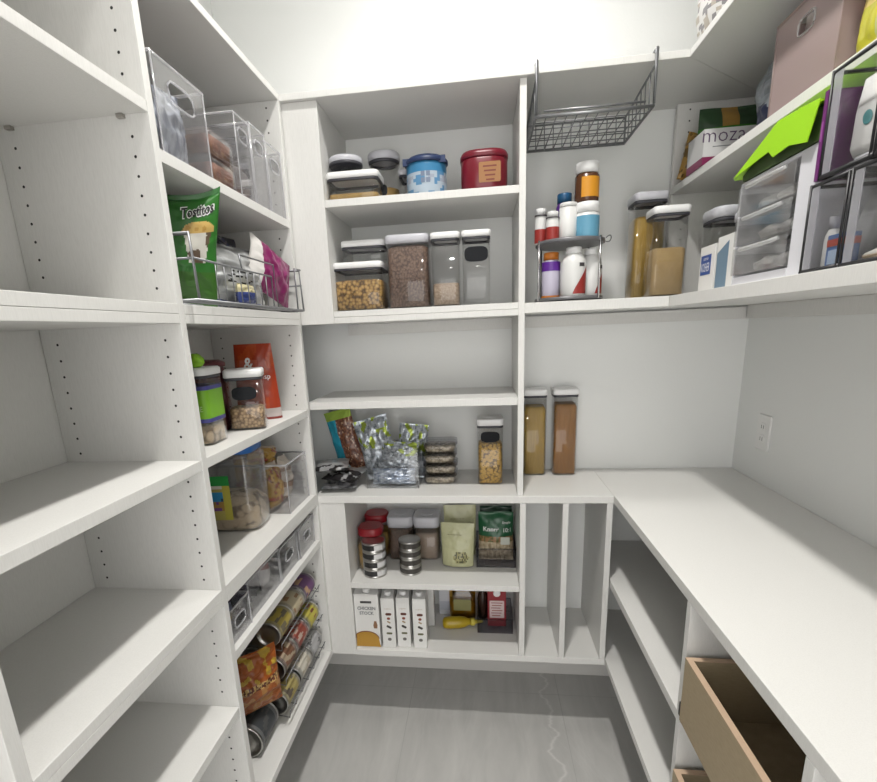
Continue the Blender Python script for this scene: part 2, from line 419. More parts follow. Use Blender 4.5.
COLS = (-.84, -.607)
def shelf(parent, x0, x1, y0, y1, zb, zt, name='shelf'): return boxpart(name, x0, x1, y0, y1, zb, zt, WHITE, parent, .0009)
XB = -.875                                   # face of the left back panels
NEAR = [('N1', 1.859, 1.878), ('B1', 1.52, 1.5385), ('B0', 1.502, 1.5195), ('C', 1.208, 1.23), ('D1', .917, .935), ('D0', .898, .9165), ('E', .61, .632), ('F', .291, .314)]
FAR = [('A', 1.787, 1.809), ('B1', 1.52, 1.5385), ('B0', 1.502, 1.5195), ('C', 1.208, 1.23), ('D1', .9155, .935), ('D0', .896, .915), ('E', .743, .766), ('F', .291, .314)]
sk_n = [(a, b) for _, a, b in NEAR]; sk_f = [(a, b) for _, a, b in FAR]
u1 = thing('shelving_unit', 'empty white built-in shelving unit at the left edge, nearest the camera', 'shelves', (0, 0, 0))
PY = [(YN, YN + .019), (.425, .444), (.921, .94)]
panel(u1, *PY[0], XB, XL, .291, 2.13)
panel(u1, *PY[1], XB, XL, .291, 2.13, zrows(.33, 2.12, sk_n), zrows(.33, 2.12, sk_n), COLS)
panel(u1, *PY[2], XB, XL, .291, 2.13, zrows(.33, 2.12, sk_n), zrows(.33, 2.12, sk_f), COLS)
for a, b in ((PY[0][1], PY[1][0]), (PY[1][1], PY[2][0])):
    for n, zb, zt in NEAR: shelf(u1, XB, XL + (.0 if n[0] in 'BDF' else -.001), a, b, zb, zt)
boxpart('back_panel', XWL + .002, XB - .001, YN, .94, .291, 2.13, WHITE, u1, 0)
for y in (.9205,):
    for x in (-.84, -.62):
        m = MB(); m.box(x - .006, x + .006, y - .009, y, 1.8525, 1.8585); m.build('shelf_pin', PINM, u1)
u2 = thing('shelving_unit', 'white shelving unit in the left corner, stocked with bags, bins and cans', 'shelves', (0, 0, 0))
P2 = (1.572, 1.591)
panel(u2, *P2, XB, XL, .291, 2.13, zrows(.33, 2.12, sk_f), None, COLS)
for n, zb, zt in FAR: shelf(u2, XB, XL + (.0 if n[0] in 'BDF' else -.001), .9405, P2[0], zb, zt)
boxpart('back_panel', XWL + .002, XB - .001, .9405, P2[1], .291, 2.13, WHITE, u2, 0)

# top shelves run round the room
m = MB(); m.prism([(XWL + .001, YN), (XL, YN), (XL, YT), (XWL + .001, YW - .001)], 'z', 2.1305, ZT)
tag(m.build('top_shelf', WHITE, None, .0012), 'white top shelf running over the left-hand shelving units', 'shelf')
m = MB(); m.prism([(XL + .0006, YT), (XR2 - .0006, YT), (XW - .001, YW - .001), (XWL + .002, YW - .001)], 'z', 2.1305, ZT)
tag(m.build('top_shelf', WHITE, None, .0012), 'white top shelf along the back wall, wire basket hooked on it', 'shelf')
m = MB(); m.prism([(XR2, YN), (XW - .001, YN), (XW - .001, YW - .003), (XR2, YT)], 'z', 2.1305, ZT)
tag(m.build('top_shelf', WHITE, None, .0012), 'white top shelf over the right-hand upper shelves', 'shelf')

# upper unit on the back wall
u3 = thing('wall_shelving', 'white open shelving on the back wall above the worktop, with a tall centre divider', 'shelves', (0, 0, 0))
DX = (.116, .135)
boxpart('filler_panel', XL - .012, -.464, YB, YB + .018, 1.502, 2.13, WHITE, u3)
boxpart('side_panel', -.483, -.464, YB + .0185, YW - .002, 1.54, 2.13, WHITE, u3)
boxpart('divider', DX[0], DX[1], YB - .001, YW - .002, ZC + .0005, 2.13, WHITE, u3)
shelf(u3, -.4635, DX[0], YB + .002, YW - .002, 1.844, 1.865)
shelf(u3, -.4635, DX[0], YB + .003, YW - .002, 1.5215, 1.54)
shelf(u3, -.4635, DX[0], YB, YW - .002, 1.502, 1.5205)
shelf(u3, XL - .012, DX[0], YB + .004, YW - .002, 1.225, 1.249)
shelf(u3, DX[1], XR2, YB, YW - .002, 1.507, ZB)
boxpart('mounting_rail', -.50, DX[0] - .001, YW - .02, YW - .002, 1.462, 1.5015, WHITE, u3)
boxpart('mounting_rail', DX[1] + .001, XW - .021, YW - .02, YW - .002, 1.462, 1.5015, WHITE, u3)

# worktops
tag(boxpart('worktop', XL - .012, XR - .0006, YB - .01, YW - .002, .897, ZC, WHITE, None, .0012), 'shallow white worktop along the back wall under the centre divider', 'worktop')
tag(boxpart('worktop', XR, XW - .002, YN, YW - .002, .897, ZC, WHITE, None, .0012), 'long deep white worktop along the right wall', 'worktop')

# lower unit on the back wall
u4 = thing('base_shelving', 'white base unit under the back worktop with two slim upright tray slots', 'shelves', (0, 0, 0))
boxpart('filler_panel', XL - .012, -.478, YB - .0075, YB + .0105, .291, .8965, WHITE, u4)
boxpart('side_panel', -.497, -.478, YB + .0085, YW - .002, .315, .8965, WHITE, u4)
for a, b in ((.125, .144), (.264, .283), (.404, .423)): boxpart('divider', a, b, YB - .009, YW - .002, .3155, .8965, WHITE, u4)
shelf(u4, -.4775, .1245, YB - .007, YW - .002, .568, .59)
shelf(u4, -.4775, .423, YB - .01, YW - .002, .291, .315)

# upper shelves on the right
u5 = thing('wall_shelving', 'white open wall shelves above the long right-hand worktop', 'shelves', (0, 0, 0))
m = MB(); m.box(.63, XW - .002, 1.885, 1.904, ZB, 2.13); holes(m, (1.885, -1), (.668, .9), zrows(1.56, 2.12, [(1.867, 1.889)])); m.build('side_panel', [WHITE, HOLE], u5, .0008, recalc=False)
boxpart('side_panel', .63, XW - .002, YN, YN + .019, ZB, 2.13, WHITE, u5)
shelf(u5, .63, XW - .002, YN + .02, 1.8845, 1.867, 1.889)
boxpart('mounting_rail', XW - .02, XW - .002, YN, YW - .022, 1.462, 1.5065, WHITE, u5)
m = MB(); m.prism([(XR2 + .0006, YN), (XW - .002, YN), (XW - .002, YW - .021), (XR2 + .0006, YW - .021)], 'z', 1.507, ZB); m.build('shelf', WHITE, u5, .0009)

# base unit on the right
u6 = thing('base_shelving', 'white base unit under the right worktop with two long shelves and tan drawers', 'shelves', (0, 0, 0))
for a, b in ((.976, .995), (.583, .602), (YN, YN + .019)): boxpart('side_panel', XR, XW - .003, a, b, .291, .8965, WHITE, u6)
shelf(u6, XR + .001, XW - .003, .9955, YW - .003, .598, .623)
shelf(u6, XR, XW - .003, .9955, YW - .003, .291, .315)
shelf(u6, XR, XW - .003, YN + .02, .9755, .291, .315)
boxpart('back_panel', XW - .0025, XW - .0005, YN, YW - .003, .291, .8965, WHITE, u6, 0)

def drawer(label, x0, z0, z1):
    t = thing('drawer', label, 'drawer', (x0, 0, z0))
    h = z1 - z0; w = .012; y0, y1 = .617, .962; D = .48
    m = MB(); m.box(0, w, y0, y1, 0, h - .002); m.box(0, w, y0, y1, h - .002, h, 1); m.build('drawer_front', [TAN, TANE], t)
    for a, b in ((y0, y0 + w), (y1 - w, y1)):
        m = MB(); m.box(w + .0002, D, a, b, 0, h - .002); m.box(w + .0002, D, a, b, h - .002, h, 1); m.build('drawer_side', [TAN, TANE], t)
    m = MB(); m.box(D - w, D - .0002, y0 + w + .0002, y1 - w - .0002, 0, h - .002); m.build('drawer_back', [TAN, TANE], t)
    m = MB(); m.box(w + .0002, D - w - .0002, y0 + w + .0002, y1 - w - .0002, .006, .012); m.build('drawer_bottom', TAN, t)
    m = MB(); m.box(.002, D - .03, y1 + .0003, y1 + .0125, .004, .036); m.build('drawer_slide', BLACK, t)
    return t
drawer('upper tan board drawer under the right worktop, open box without a front panel', .418, .628, .783)
drawer('lower tan board drawer just showing at the bottom edge of the photo', .416, .345, .497)

t = thing('wall_outlet', 'white power outlet on the right wall above the long worktop', 'outlet', (XW, 1.74, 1.092))
m = MB(); m.rrect([(.078, .12, .008, 0), (.078, .12, .008, .004), (.07, .112, .006, .006)]); c = m.build('cover_plate', plain('outlet_white', (.8, .8, .79), .35), t); c.rotation_euler = (0, -PI / 2, 0); c.rotation_euler = (PI / 2, 0, -PI / 2)
for dz in (-.02, .02):
    m = MB(); m.rrect([(.034, .028, .01, .006), (.033, .027, .01, .0075)]); o = m.build('receptacle', plain('outlet_white', (.8, .8, .79), .35), t, loc=(0, 0, dz), rot=(PI / 2, 0, -PI / 2))
    m = MB(); m.box(-.007, -.005, -.006, .006, .0076, .0079); m.box(.005, .007, -.006, .006, .0076, .0079); m.build('slots', INK, o)

# ------------------------------------------------------------------ ceiling lights
for y in (.05, .87, 1.6):
    t = thing('ceiling_light', {.05: 'round ceiling downlight behind the camera', .87: 'middle round ceiling downlight, above the centre of the floor', 1.6: 'round ceiling downlight nearest the back wall'}[y], 'light', (-.02, y, ZCEIL))
    m = MB(); m.lathe([(.085, 0), (.085, -.006), (.066, -.008), (.066, 0)], 32, cap0=False, cap1=False); m.build('trim_ring', LIDW, t)
    em, nt, b = (MATS['led'], None, None) if 'led' in MATS else nodemat('led')
    if nt: b.inputs['Emission Color'].default_value = (1, .97, .92, 1); b.inputs['Emission Strength'].default_value = 3.
    m = MB(); m.lathe([(.0655, -.002), (.0655, -.0035)], 32); m.build('lens', em, t)
    la = bpy.data.lights.new('downlight', 'AREA'); la.shape = 'DISK'; la.size = .12; la.spread = math.radians(130); la.energy = LIGHT[y]; la.color = (1, .975, .93)
    lo = bpy.data.objects.new('downlight', la); COL.objects.link(lo); lo.location = (0, 0, -.012); lo.parent = t

# ------------------------------------------------------------------ camera and world
cd = bpy.data.cameras.new('camera'); cam = bpy.data.objects.new('camera', cd); COL.objects.link(cam)
F, CX, CY = 495.737, 417.25, 454.54
Rr, Uu, Fw = Vector((.99158592, .12223118, -.04262523)), Vector((.01138393, .2456654, .96928784)), Vector((-.12894874, .96161741, -.24220688))
M = Matrix((Rr, Uu, -Fw)).transposed().to_4x4(); M.translation = Vector((0, 0, 1.46935)); cam.matrix_world = M
cd.sensor_fit = 'HORIZONTAL'; cd.sensor_width = 36; cd.lens = F / 877 * 36; cd.shift_x = (438.5 - CX) / 877; cd.shift_y = (CY - 391) / 877; cd.clip_start = .02
sc.camera = cam
w = bpy.data.worlds.new('world'); sc.world = w; w.use_nodes = True
w.node_tree.nodes['Background'].inputs[0].default_value = (1, .98, .95, 1); w.node_tree.nodes['Background'].inputs[1].default_value = 3.6
sc.view_settings.view_transform = 'Standard'; sc.view_settings.look = 'None'; sc.view_settings.gamma = 1; sc.view_settings.use_curve_mapping = False
sc.view_settings.exposure = EXPO
sc.cycles.use_denoising = True; sc.cycles.transparent_max_bounces = 24; sc.cycles.max_bounces = 10; sc.cycles.diffuse_bounces = 4
# ================================================================== the goods on the shelves
def sheet(mb, pts, th=.0012):
    """thin solid from an outline in 3d"""
    P = [Vector(p) for p in pts]; n = (P[1] - P[0]).cross(P[2] - P[0]).normalized() * th; N = len(P)
    mb.add([tuple(p) for p in P] + [tuple(p + n) for p in P], [tuple(range(N)), tuple(reversed(range(N, 2 * N)))] + [(i, N + i, N + (i + 1) % N, (i + 1) % N) for i in range(N)])
def bagthing(name, label, cat, mb, mat, loc, rz=0., tilt=(0, 0), group=None):
    o = mb.build(name, mat, None, loc=loc, rot=(tilt[0], tilt[1], rz), recalc=False)
    return tag(o, label, cat, group)
def bagtext(o, mb, body, u, v, w, h, width, mat, name='lettering', bold=.0, off=.0018, height=None, slope=0.):
    def wrap(x, y):
        uu = u + x / w; vv = v + (y + slope * x) / h
        p = mb.P(min(max(uu, .02), .98), min(max(vv, .02), .98), -1); return (p[0], p[1] - off, p[2])
    return text(name, body, width, mat, o, (0, 0, 0), (0, 0, 0), height, wrap, bold)

# ---------------------------------------------------------------- grains and fills
PASTA = speck('small_pasta', (.10, .05, .012), (.55, .35, .12), 95, .6, kind='voronoi', c3=(.36, .21, .06))
GRAIN = speck('oat_grain', (.16, .09, .04), (.58, .40, .22), 120, .7, kind='voronoi')
GOLDP = speck('golden_pasta', (.16, .08, .01), (.62, .37, .07), 100, .5, kind='voronoi', c3=(.62, .38, .07))
SPAG = speck('yellow_spaghetti', (.33, .20, .03), (.52, .34, .07), 60, .5, (9, 9, .35))
SPAGB = speck('brown_spaghetti', (.24, .095, .010), (.40, .18, .03), 60, .5, (9, 9, .35))
FLOUR = speck('tan_flour', (.38, .26, .11), (.42, .29, .13), 80, .9, bump=.05)
COCOA = speck('brown_mix', (.10, .06, .045), (.24, .155, .115), 130, .7, kind='voronoi')
OATS = speck('pale_oats', (.27, .19, .13), (.46, .36, .27), 200, .8, kind='voronoi')
BUFF = speck('buff_powder', (.36, .27, .21), (.42, .33, .26), 90, .9, bump=.1)
SPICE = speck('mustard_brown_powder', (.40, .25, .07), (.48, .31, .10), 60, .8, bump=.1)
NUTS = speck('cashew_nuts', (.14, .085, .04), (.55, .42, .27), 42, .6, kind='voronoi', c3=(.55, .42, .27))
SEEDS = speck('pale_beans', (.20, .16, .11), (.66, .58, .45), 75, .6, kind='voronoi')

# ================= back wall, upper shelf of the left bay
Z1 = 1.8655
canister('food_canister', 'low wide clear canister with white lid, small round tub standing on it', (-.383, 1.685, Z1), .16, .11, .083, .022, SPICE, r=.018)
t = thing('round_tub', 'small round tub with pale grey lid standing on the low wide canister', 'food container', (-.412, 1.690, Z1 + .0852))
m = MB(); m.lathe([(.043, 0), (.050, .004), (.050, .024), (.047, .024), (.047, .003)], 28); m.build('container_body', SMOKE, t)
m = MB(); m.lathe([(.050, .0242), (.0525, .0245), (.0525, .031), (.050, .031)], 28); m.build('seal', SEAL, t)
m = MB(); m.lathe([(.051, .0312), (.0525, .033), (.0525, .045), (.048, .049), (.02, .050)], 28); m.build('lid', LIDG, t)
canister('food_canister', 'tall round canister with grey lid and black tag, right of the small round tub', (-.308, 1.792, Z1), .100, .100, .168, .060, SPICE, lid=LIDG, lidh=.03, tagm=(.03, .032, .05), rnd=True)
canister('food_canister', 'narrow clear canister standing empty between the round canister and the blue tub', (-.243, 1.80, Z1), .026, .10, .11, 0, None, lid=LIDG, lidh=.022, r=.02)
# blue drink-mix tub
def wipes_paint(u, i, p):
    z = p[2]
    if z > .085: return (.02, .05, .16)
    if z > .06: return (.04, .19, .36)
    k = noise.noise(Vector((p[0] * 40, p[1] * 40, z * 45)))
    if .030 < z < .052 and k > .1: return (.30, .33, .40)
    return (.36, .43, .50) if k > -.1 else (.09, .22, .38)
t = thing('drink_mix_tub', 'blue and silver tub with navy snap lid on the top back shelf', 'tub', (-.160, 1.70, Z1))
m = MB(); m.lathe([(.060, 0), (.062, .003)] + [(.062, .003 + .0082 * k) for k in range(1, 11)], 40, paint=wipes_paint); m.build('tub_body', PRINT, t)
m = MB(); m.lathe([(.062, .0855), (.067, .086), (.067, .094), (.062, .098), (.055, .103), (.02, .105)], 40); l = m.build('lid', plain('navy_lid', (.015, .03, .09), .4), t)
m = MB()
for a in (3.6, 5.6): m.box(.064 * math.cos(a) - .012, .064 * math.cos(a) + .012, .064 * math.sin(a) - .006, .064 * math.sin(a) + .004, .082, .099)
m.build('snap_tab', plain('navy_lid', (.02, .045, .15), .4), l)
def cyl(r): return lambda x, y: (r * math.sin(x / r), -r * math.cos(x / r), y)
m = MB()
for k in range(2):
    for j in range(2):
        pts = [(-.012 + k * .016 + dx, .032 + j * .016 + dz) for dx, dz in ((0, 0), (.012, 0), (.012, .012), (0, .012))]
        sheet(m, [cyl(.0628)(x, z) for x, z in pts], .0003)
m.build('printed_squares', plain('print_grey_blue', (.16, .20, .28), .4), t)
t.scale = (1, 1, 1.12)
# red coffee tub
t = thing('coffee_tub', 'dark red plastic coffee tub with gold label panel on the top back shelf', 'tub', (.017, 1.71, Z1))
RED = plain('coffee_red', (.15, .005, .015), .3)
m = MB(); m.rrect([(.132, .13, .05, 0), (.14, .138, .052, .006), (.14, .138, .052, .082), (.136, .134, .05, .086)], seg=9); m.build('tub_body', RED, t)
m = MB(); m.rrect([(.138, .136, .05, .0862), (.144, .142, .054, .088), (.144, .142, .054, .096), (.134, .132, .05, .104), (.09, .09, .04, .109)], seg=9); m.build('lid', plain('coffee_lid', (.15, .006, .018), .35), t)
m = MB(); m.rrect([(.064, .05, .004, 0), (.064, .05, .004, .001)]); l = m.build('label_panel', plain('gold_label', (.30, .14, .05), .4), t, loc=(.016, -.0692, .046), rot=FRONT)
for k, (wd, s) in enumerate(((.034, 'COFFEE'), (.046, 'roasted ground'), (.044, 'medium blend'))): pass
m = MB()
for k in range(4): m.box(-.02 + .003 * k, .02 - .002 * k, .014 - k * .011 - .002, .014 - k * .011 + .002, .001, .0013)
m.build('label_lines', plain('label_brown', (.16, .03, .02), .5), l)

t.scale = (1, 1, 1.1)
# ================= back wall, lower shelf of the left bay
Z2 = 1.5405
canister('food_canister', 'square clear pasta canister with white lid and a small canister on it', (-.390, 1.715, Z2), .160, .14, .150, .095, PASTA, r=.016)
canister('food_canister', 'small low canister with dark seal stacked on the square pasta canister', (-.372, 1.722, Z2 + .1525), .140, .11, .065, .0, None, r=.016)
canister('food_canister', 'big clear canister filled with brown mix, pale grey lid, right of the stacked pair', (-.226, 1.715, Z2), .135, .14, .222, .188, COCOA, r=.02, lid=LIDG, lidh=.026, band=False)
canister('food_canister', 'slim clear canister a third full of oats beside the brown mix', (-.106, 1.69, Z2), .088, .10, .22, .070, OATS, r=.014)
canister('food_canister', 'slim empty canister with black label tag next to the centre divider', (-.010, 1.69, Z2), .086, .10, .22, 0, None, r=.014, tagm=(.072, .044, .15))

# ================= worktop level, left of the divider
ZW = ZC + .0005
def p_granola(u, v):
    if v > .86: return (.35, .50, .08)
    if u < .42: return (.03, .32, .45) if v > .12 else (.55, .7, .75)
    k = noise.noise(Vector((u * 17, v * 21, 2.)))
    return (.22, .09, .05) if k > .05 else ((.12, .05, .035) if k > -.3 else (.45, .30, .20))
mb = bagmesh(.115, .235, .05, 4, p_granola, .006)
bagthing('granola_bag', 'tall teal and brown snack bag leaning left in the worktop corner', 'bag', mb, PRINT, (-.497, 1.82, ZW + .035), -.2, (-.03, -.25))
def p_silver(u, v):
    k = noise.noise(Vector((u * 9, v * 9, 1.)))
    return lerp((.12, .12, .13), (.50, .50, .52), min(1, max(0, .5 + k)))
for k, (x, y, z, a, T, lab) in enumerate(((-.505, 1.695, .0, .1, .028, 'bottom'), (-.51, 1.69, .032, -.2, .028, 'middle'), (-.525, 1.70, .064, .25, .03, 'top'))):
    mb = bagmesh(.125, .15, T, 20 + k, (lambda u, v, k=k: (.035, .032, .034) if v < (.6 if k == 1 else .25) and noise.noise(Vector((u * 5, v * 5, k))) < .2 else (.50, .50, .51)) if k != 0 else p_silver, .006)
    bagthing('snack_pouch', {'bottom': 'lowest of the three black and silver pouches stacked by the corner post', 'middle': 'middle one of the stacked black and silver pouches', 'top': 'uppermost black and silver pouch of the corner stack, pale end up'}[lab], 'pouch', mb, PRINTM, (x, y - .07, ZW + .017 + z), a, (-PI / 2 + .02, 0), 'black and silver pouches in the corner')
bin_open('storage_bin', 'clear open bin full of silver and green bags on the back worktop', (-.318, 1.75, ZW), .19, .15, .145, CLEAR)
def p_sg(seed, g=.55):
    def f(u, v):
        k = noise.noise(Vector((u * 6 + seed, v * 6, seed))); q = noise.noise(Vector((u * 15 + seed, v * 15, seed)))
        if k > g - .35 and v > .5: return (.33, .42, .06)
        return lerp((.17, .20, .23), (.62, .66, .72), min(1, max(0, .6 + q * 1.2)))
    return f
def p_blue(u, v):
    q = noise.noise(Vector((u * 11, v * 11, 5.))); return lerp((.18, .23, .33), (.62, .67, .75), min(1, max(0, .5 + q)))
for k, (x, y, z, w, h, rz, ti, ty, pf, lab) in enumerate((
        (-.362, 1.775, .02, .13, .225, .1, .12, -.24, p_sg(3.), 'clear silver bag with lime strip leaning out of the left of the worktop bin'),
        (-.30, 1.725, .06, .14, .10, -.1, .1, .05, p_sg(8., .45), 'silver and lime bag lying across the front of the worktop bin'),
        (-.27, 1.785, .012, .11, .20, .1, .1, .12, p_sg(14., .5), 'silver and green bag upright at the right rear of the worktop bin'),
        (-.318, 1.71, .006, .16, .06, 0, 0, 0, p_blue, 'crumpled pale blue bag at the bottom of the worktop bin'))):
    mb = bagmesh(w, h, .045, 40 + k, pf, .009)
    bagthing('snack_bag', lab, 'bag', mb, PRINTM, (x, y, ZW + z), rz, (-ti, ty), 'bags in the worktop bin')
for k in range(4):
    t = thing('deli_tub', ['lowest of the four small clear tubs of beans stacked beside the bin', 'second tub from the bottom in the small bean tub stack', 'third tub from the bottom in the small bean tub stack', 'topmost of the small clear bean tubs, beside the worktop bin'][k], 'food container', (-.153 + .002 * (k % 2), 1.77, ZW + .0392 * k), .02 * k, 'stacked bean tubs')
    m = MB(); m.rrect([(.105, .09, .015, 0), (.122, .106, .02, .03), (.119, .103, .02, .03), (.102, .087, .015, .002)]); m.build('container_body', CLEAR, t)
    m = MB(); m.rrect([(.1, .085, .015, .0025), (.113, .098, .018, .022), (.08, .07, .018, .024)]); stuff(m.build('contents', SEEDS, t))
    m = MB(); m.rrect([(.123, .107, .02, .0302), (.127, .111, .021, .031), (.127, .111, .021, .037), (.119, .103, .018, .0385)]); m.build('lid', SMOKE, t)
canister('food_canister', 'square clear canister of golden pasta with black oval tag left of the divider', (.030, 1.762, ZW), .090, .09, .238, .148, GOLDP, r=.014, lidh=.03, tagm=(.066, .038, .175))
# right of the divider
canister('food_canister', 'tall clear canister of pale spaghetti right beside the divider', (.196, 1.872, ZW), .083, .083, .322, .255, SPAG, r=.012, lidh=.028)
canister('food_canister', 'tall clear canister of darker brown spaghetti, right one of the pair on the worktop', (.305, 1.872, ZW), .086, .083, .322, .262, SPAGB, r=.012, lidh=.028)

# ================= lower back unit, upper shelf
ZL = .5905
REDL = plain('red_jar_lid', (.26, .008, .015), .35)
for x, y, h, lab in ((-.425, 1.735, .166, 'front jar of the pair with red lids, behind the can stack'), (-.424, 1.848, .176, 'rear jar of the pair with red lids, in the shelf corner')):
    t = thing('spice_jar', lab, 'jar', (x, y, ZL), 0, 'red lidded jars')
    m = MB(); m.rrect([(.096, .096, .03, 0), (.102, .102, .03, .005), (.102, .102, .03, h - .055), (.088, .088, .034, h - .038), (.086, .086, .034, h - .032), (.083, .083, .034, h - .032), (.097, .097, .03, h - .06), (.097, .097, .03, .005)], seg=7); m.build('jar_body', CLEAR, t)
    m = MB(); m.rrect([(.095, .095, .028, .006), (.095, .095, .028, h - .075), (.07, .07, .02, h - .07)], seg=7); stuff(m.build('contents', SPICE, t))
    m = MB(); m.rrect([(.092, .092, .036, h - .031), (.094, .094, .037, h - .029), (.094, .094, .037, h - .006), (.086, .086, .035, h)], seg=8); m.build('lid', REDL, t)
for k, (x, lab) in enumerate(((-.322, 'left one of two canisters with bulky pale grey lids, behind the shiny tins'), (-.2175, 'right one of two canisters with bulky pale grey lids, beside the beige pouches'))):
    canister('food_canister', lab, (x, 1.832, ZL), .098, .10, .179, .11 if k else .125, BUFF if k else COCOA, lid=LIDG, lidh=.045, band=False, r=.02, group='pair of grey lidded canisters')
def tin(name, label, loc, r, h, paint, rz=0, group=None, axis='z', lab=True):
    t = thing(name, label, 'can', loc, rz, group)
    if axis == 'z':
        m = MB(); m.lathe([(r * .93, .0015), (r * .93, 0), (r, .001), (r, .003), (r * .975, .005), (r * .975, h - .005), (r, h - .003), (r, h - .001), (r * .94, h), (r * .93, h - .002), (r * .5, h - .002)], 32); m.build('can_body', STEEL, t)
        if paint: m = MB(); m.lathe([(r * .985, .007 + (h - .014) * k / 6) for k in range(7)], 48, paint=paint, cap0=False, cap1=False); m.build('paper_label', CARD, t)
    else:
        m = MB(); m.lathe([(r * .5, -h / 2 + .003), (r * .92, -h / 2 + .003), (r * .93, -h / 2), (r, -h / 2 + .001), (r, -h / 2 + .003), (r * .975, -h / 2 + .005), (r * .975, h / 2 - .005), (r, h / 2 - .003), (r, h / 2 - .001), (r * .93, h / 2), (r * .92, h / 2 - .003), (r * .5, h / 2 - .003)], 32, axis='y'); m.build('can_body', STEEL, t)
        m = MB(); m.lathe([(r * .99, -h / 2 + .007 + (h - .014) * k / 8) for k in range(9)], 48, axis='y', paint=paint, cap0=False, cap1=False); m.build('paper_label', CARD, t)
    return t
def p_tuna(u, i, p):
    a = math.atan2(p[1], p[0])
    if -2.6 < a < -1.25: return (.02, .02, .02)
    if -1.25 <= a < -.4: return (.62, .62, .62)
    return (.40, .40, .40)
def p_dark(u, i, p): return (.045, .04, .035)
WH = ['lowest', 'second from the bottom', 'third from the bottom', 'topmost']
for k in range(4): tin('tuna_tin', f'{WH[k]} of four black and white labelled tins before the red lidded jar', (-.402, 1.668, ZL + .0338 * k), .044, .0334, p_tuna, .15 * (k % 2) - .1 * k, 'stack of black and white tins')
for k in range(4): tin('tuna_tin', f'{WH[k]} of four shiny dark labelled tins mid shelf', (-.270, 1.69, ZL + .0330 * k), .041, .0326, p_dark, .3 * k, 'stack of dark labelled tins')
def p_pouch(u, v):
    if .10 < v < .36 and abs(u - .62) < .22 * (1 - abs(v - .22) * 4) + .03:
        return (.10, .10, .05) if noise.noise(Vector((u * 22, v * 22, 3.))) > .05 else (.35, .33, .16)
    return (.50, .50, .30)
for x, y, h, rz, lab in ((-.095, 1.742, .168, -.1, 'front beige stand-up pouch with seed print beside the green box'), (-.088, 1.835, .205, .05, 'rear beige stand-up pouch, taller and half hidden')):
    mb = bagmesh(.118, h, .052, 60 + int(h * 1000), p_pouch, .003, stand=True, pinch=-.08)
    o = bagthing('stand_up_pouch', lab, 'pouch', mb, PRINT, (x, y, ZL + .0035), rz, (-.05, .0), 'beige pouches')
    m = MB()
    for k in range(2): m.box(-.03, .03 - .02 * k, -.0012, .0, h * .72 - k * .009, h * .72 - k * .009 + .003)
    bagtext(o, mb, 'SEEDS' if 0 else '-----', .42, .74, .118, h, .05, plain('pouch_print', (.22, .2, .12), .5), height=.002)
# green pasta-mix pack standing in a clear bin
GRN = (.012, .085, .035)
def p_knorr(u, v):
    if v > .52: return GRN
    k = noise.noise(Vector((u * 14, v * 16, 7.)))
    if v > .40: return (.30, .17, .08) if k > 0 else (.12, .12, .04)
    return lerp((.30, .22, .12), (.68, .58, .40), min(1, max(0, .5 + k)))
mb = bagmesh(.132, .195, .05, 77, p_knorr, .003, pinch=.02)
o = bagthing('rice_mix_pack', 'dark green pasta side-dish pack standing at the right end of the lower shelf', 'packet', mb, PRINT, (.050, 1.79, ZL + .004), 0, (-.03, 0))
bagtext(o, mb, 'Knorr', .36, .68, .128, .19, .056, WINK, bold=.012)
bagtext(o, mb, 'Simple', .8, .80, .128, .19, .03, WINK)
bagtext(o, mb, '10:1', .82, .66, .128, .19, .026, WINK, height=.016)
mb2 = MB(); mb2.rrect([(.034, .03, .002, 0), (.034, .03, .002, .0006)]); mb2.build('printed_panel', plain('pale_print_panel', (.5, .52, .45), .5), o, loc=(.034, -.0275, .088), rot=FRONT)
mb = bagmesh(.125, .20, .045, 78, lambda u, v: (.012, .05, .028), .003, pinch=.02)
bagthing('rice_mix_pack', 'second dark green pack standing behind the front one', 'packet', mb, PRINT, (.052, 1.845, ZL + .004), .03, (-.02, 0))
bin_open('storage_bin', 'shallow clear bin holding the green packs', (.049, 1.815, ZL), .146, .17, .075, SMOKE)

# ================= lower back unit, bottom shelf
ZP = ZF + .0005
def carton(label, loc, w, d, h, rz=0, group=None, capc=LIDW):
    t = thing('broth_carton', label, 'carton', loc, rz, group)
    m = MB(); m.box(-w / 2, w / 2, -d / 2, d / 2, 0, h); m.build('carton_body', plain('white_carton', (.72, .715, .70), .4), t, .002)
    m = MB(); m.prism([(-d / 2 + .002, h + .0002), (d / 2 - .002, h + .0002), (.002, h + .012), (-.002, h + .012)], 'x', -w / 2 + .002, w / 2 - .002); m.build('folded_top', plain('carton_top', (.55, .55, .54), .45), t)
    m = MB(); m.lathe([(.013, h + .004), (.013, h + .017), (.011, h + .019)], 20, c=(0, -d * .26, 0)); m.build('screw_cap', capc, t)
    return t
t = carton('wide white stock carton with golden soup bowl picture at the left end', (-.4305, 1.636, ZP), .092, .065, .222, 0)
m = MB(); n = 28
m.prism([(-.046, -.046)] + [(-.046 + .082 * min(1, max(0, .0 + .5 + .62 * math.sin(-PI / 2 + PI * k / n))), 0) for k in range(0)] + [(.046 * 1.0, -.046)] + [(max(-.0455, .030 * math.cos(a) * 1.55 - .006), -.012 + .030 * math.sin(a)) for a in [PI * k / n for k in range(n + 1)]], 'y', 0, .0005)
m.build('soup_picture', plain('soup_gold', (.46, .25, .035), .45), t, loc=(0, -.0332, .05))
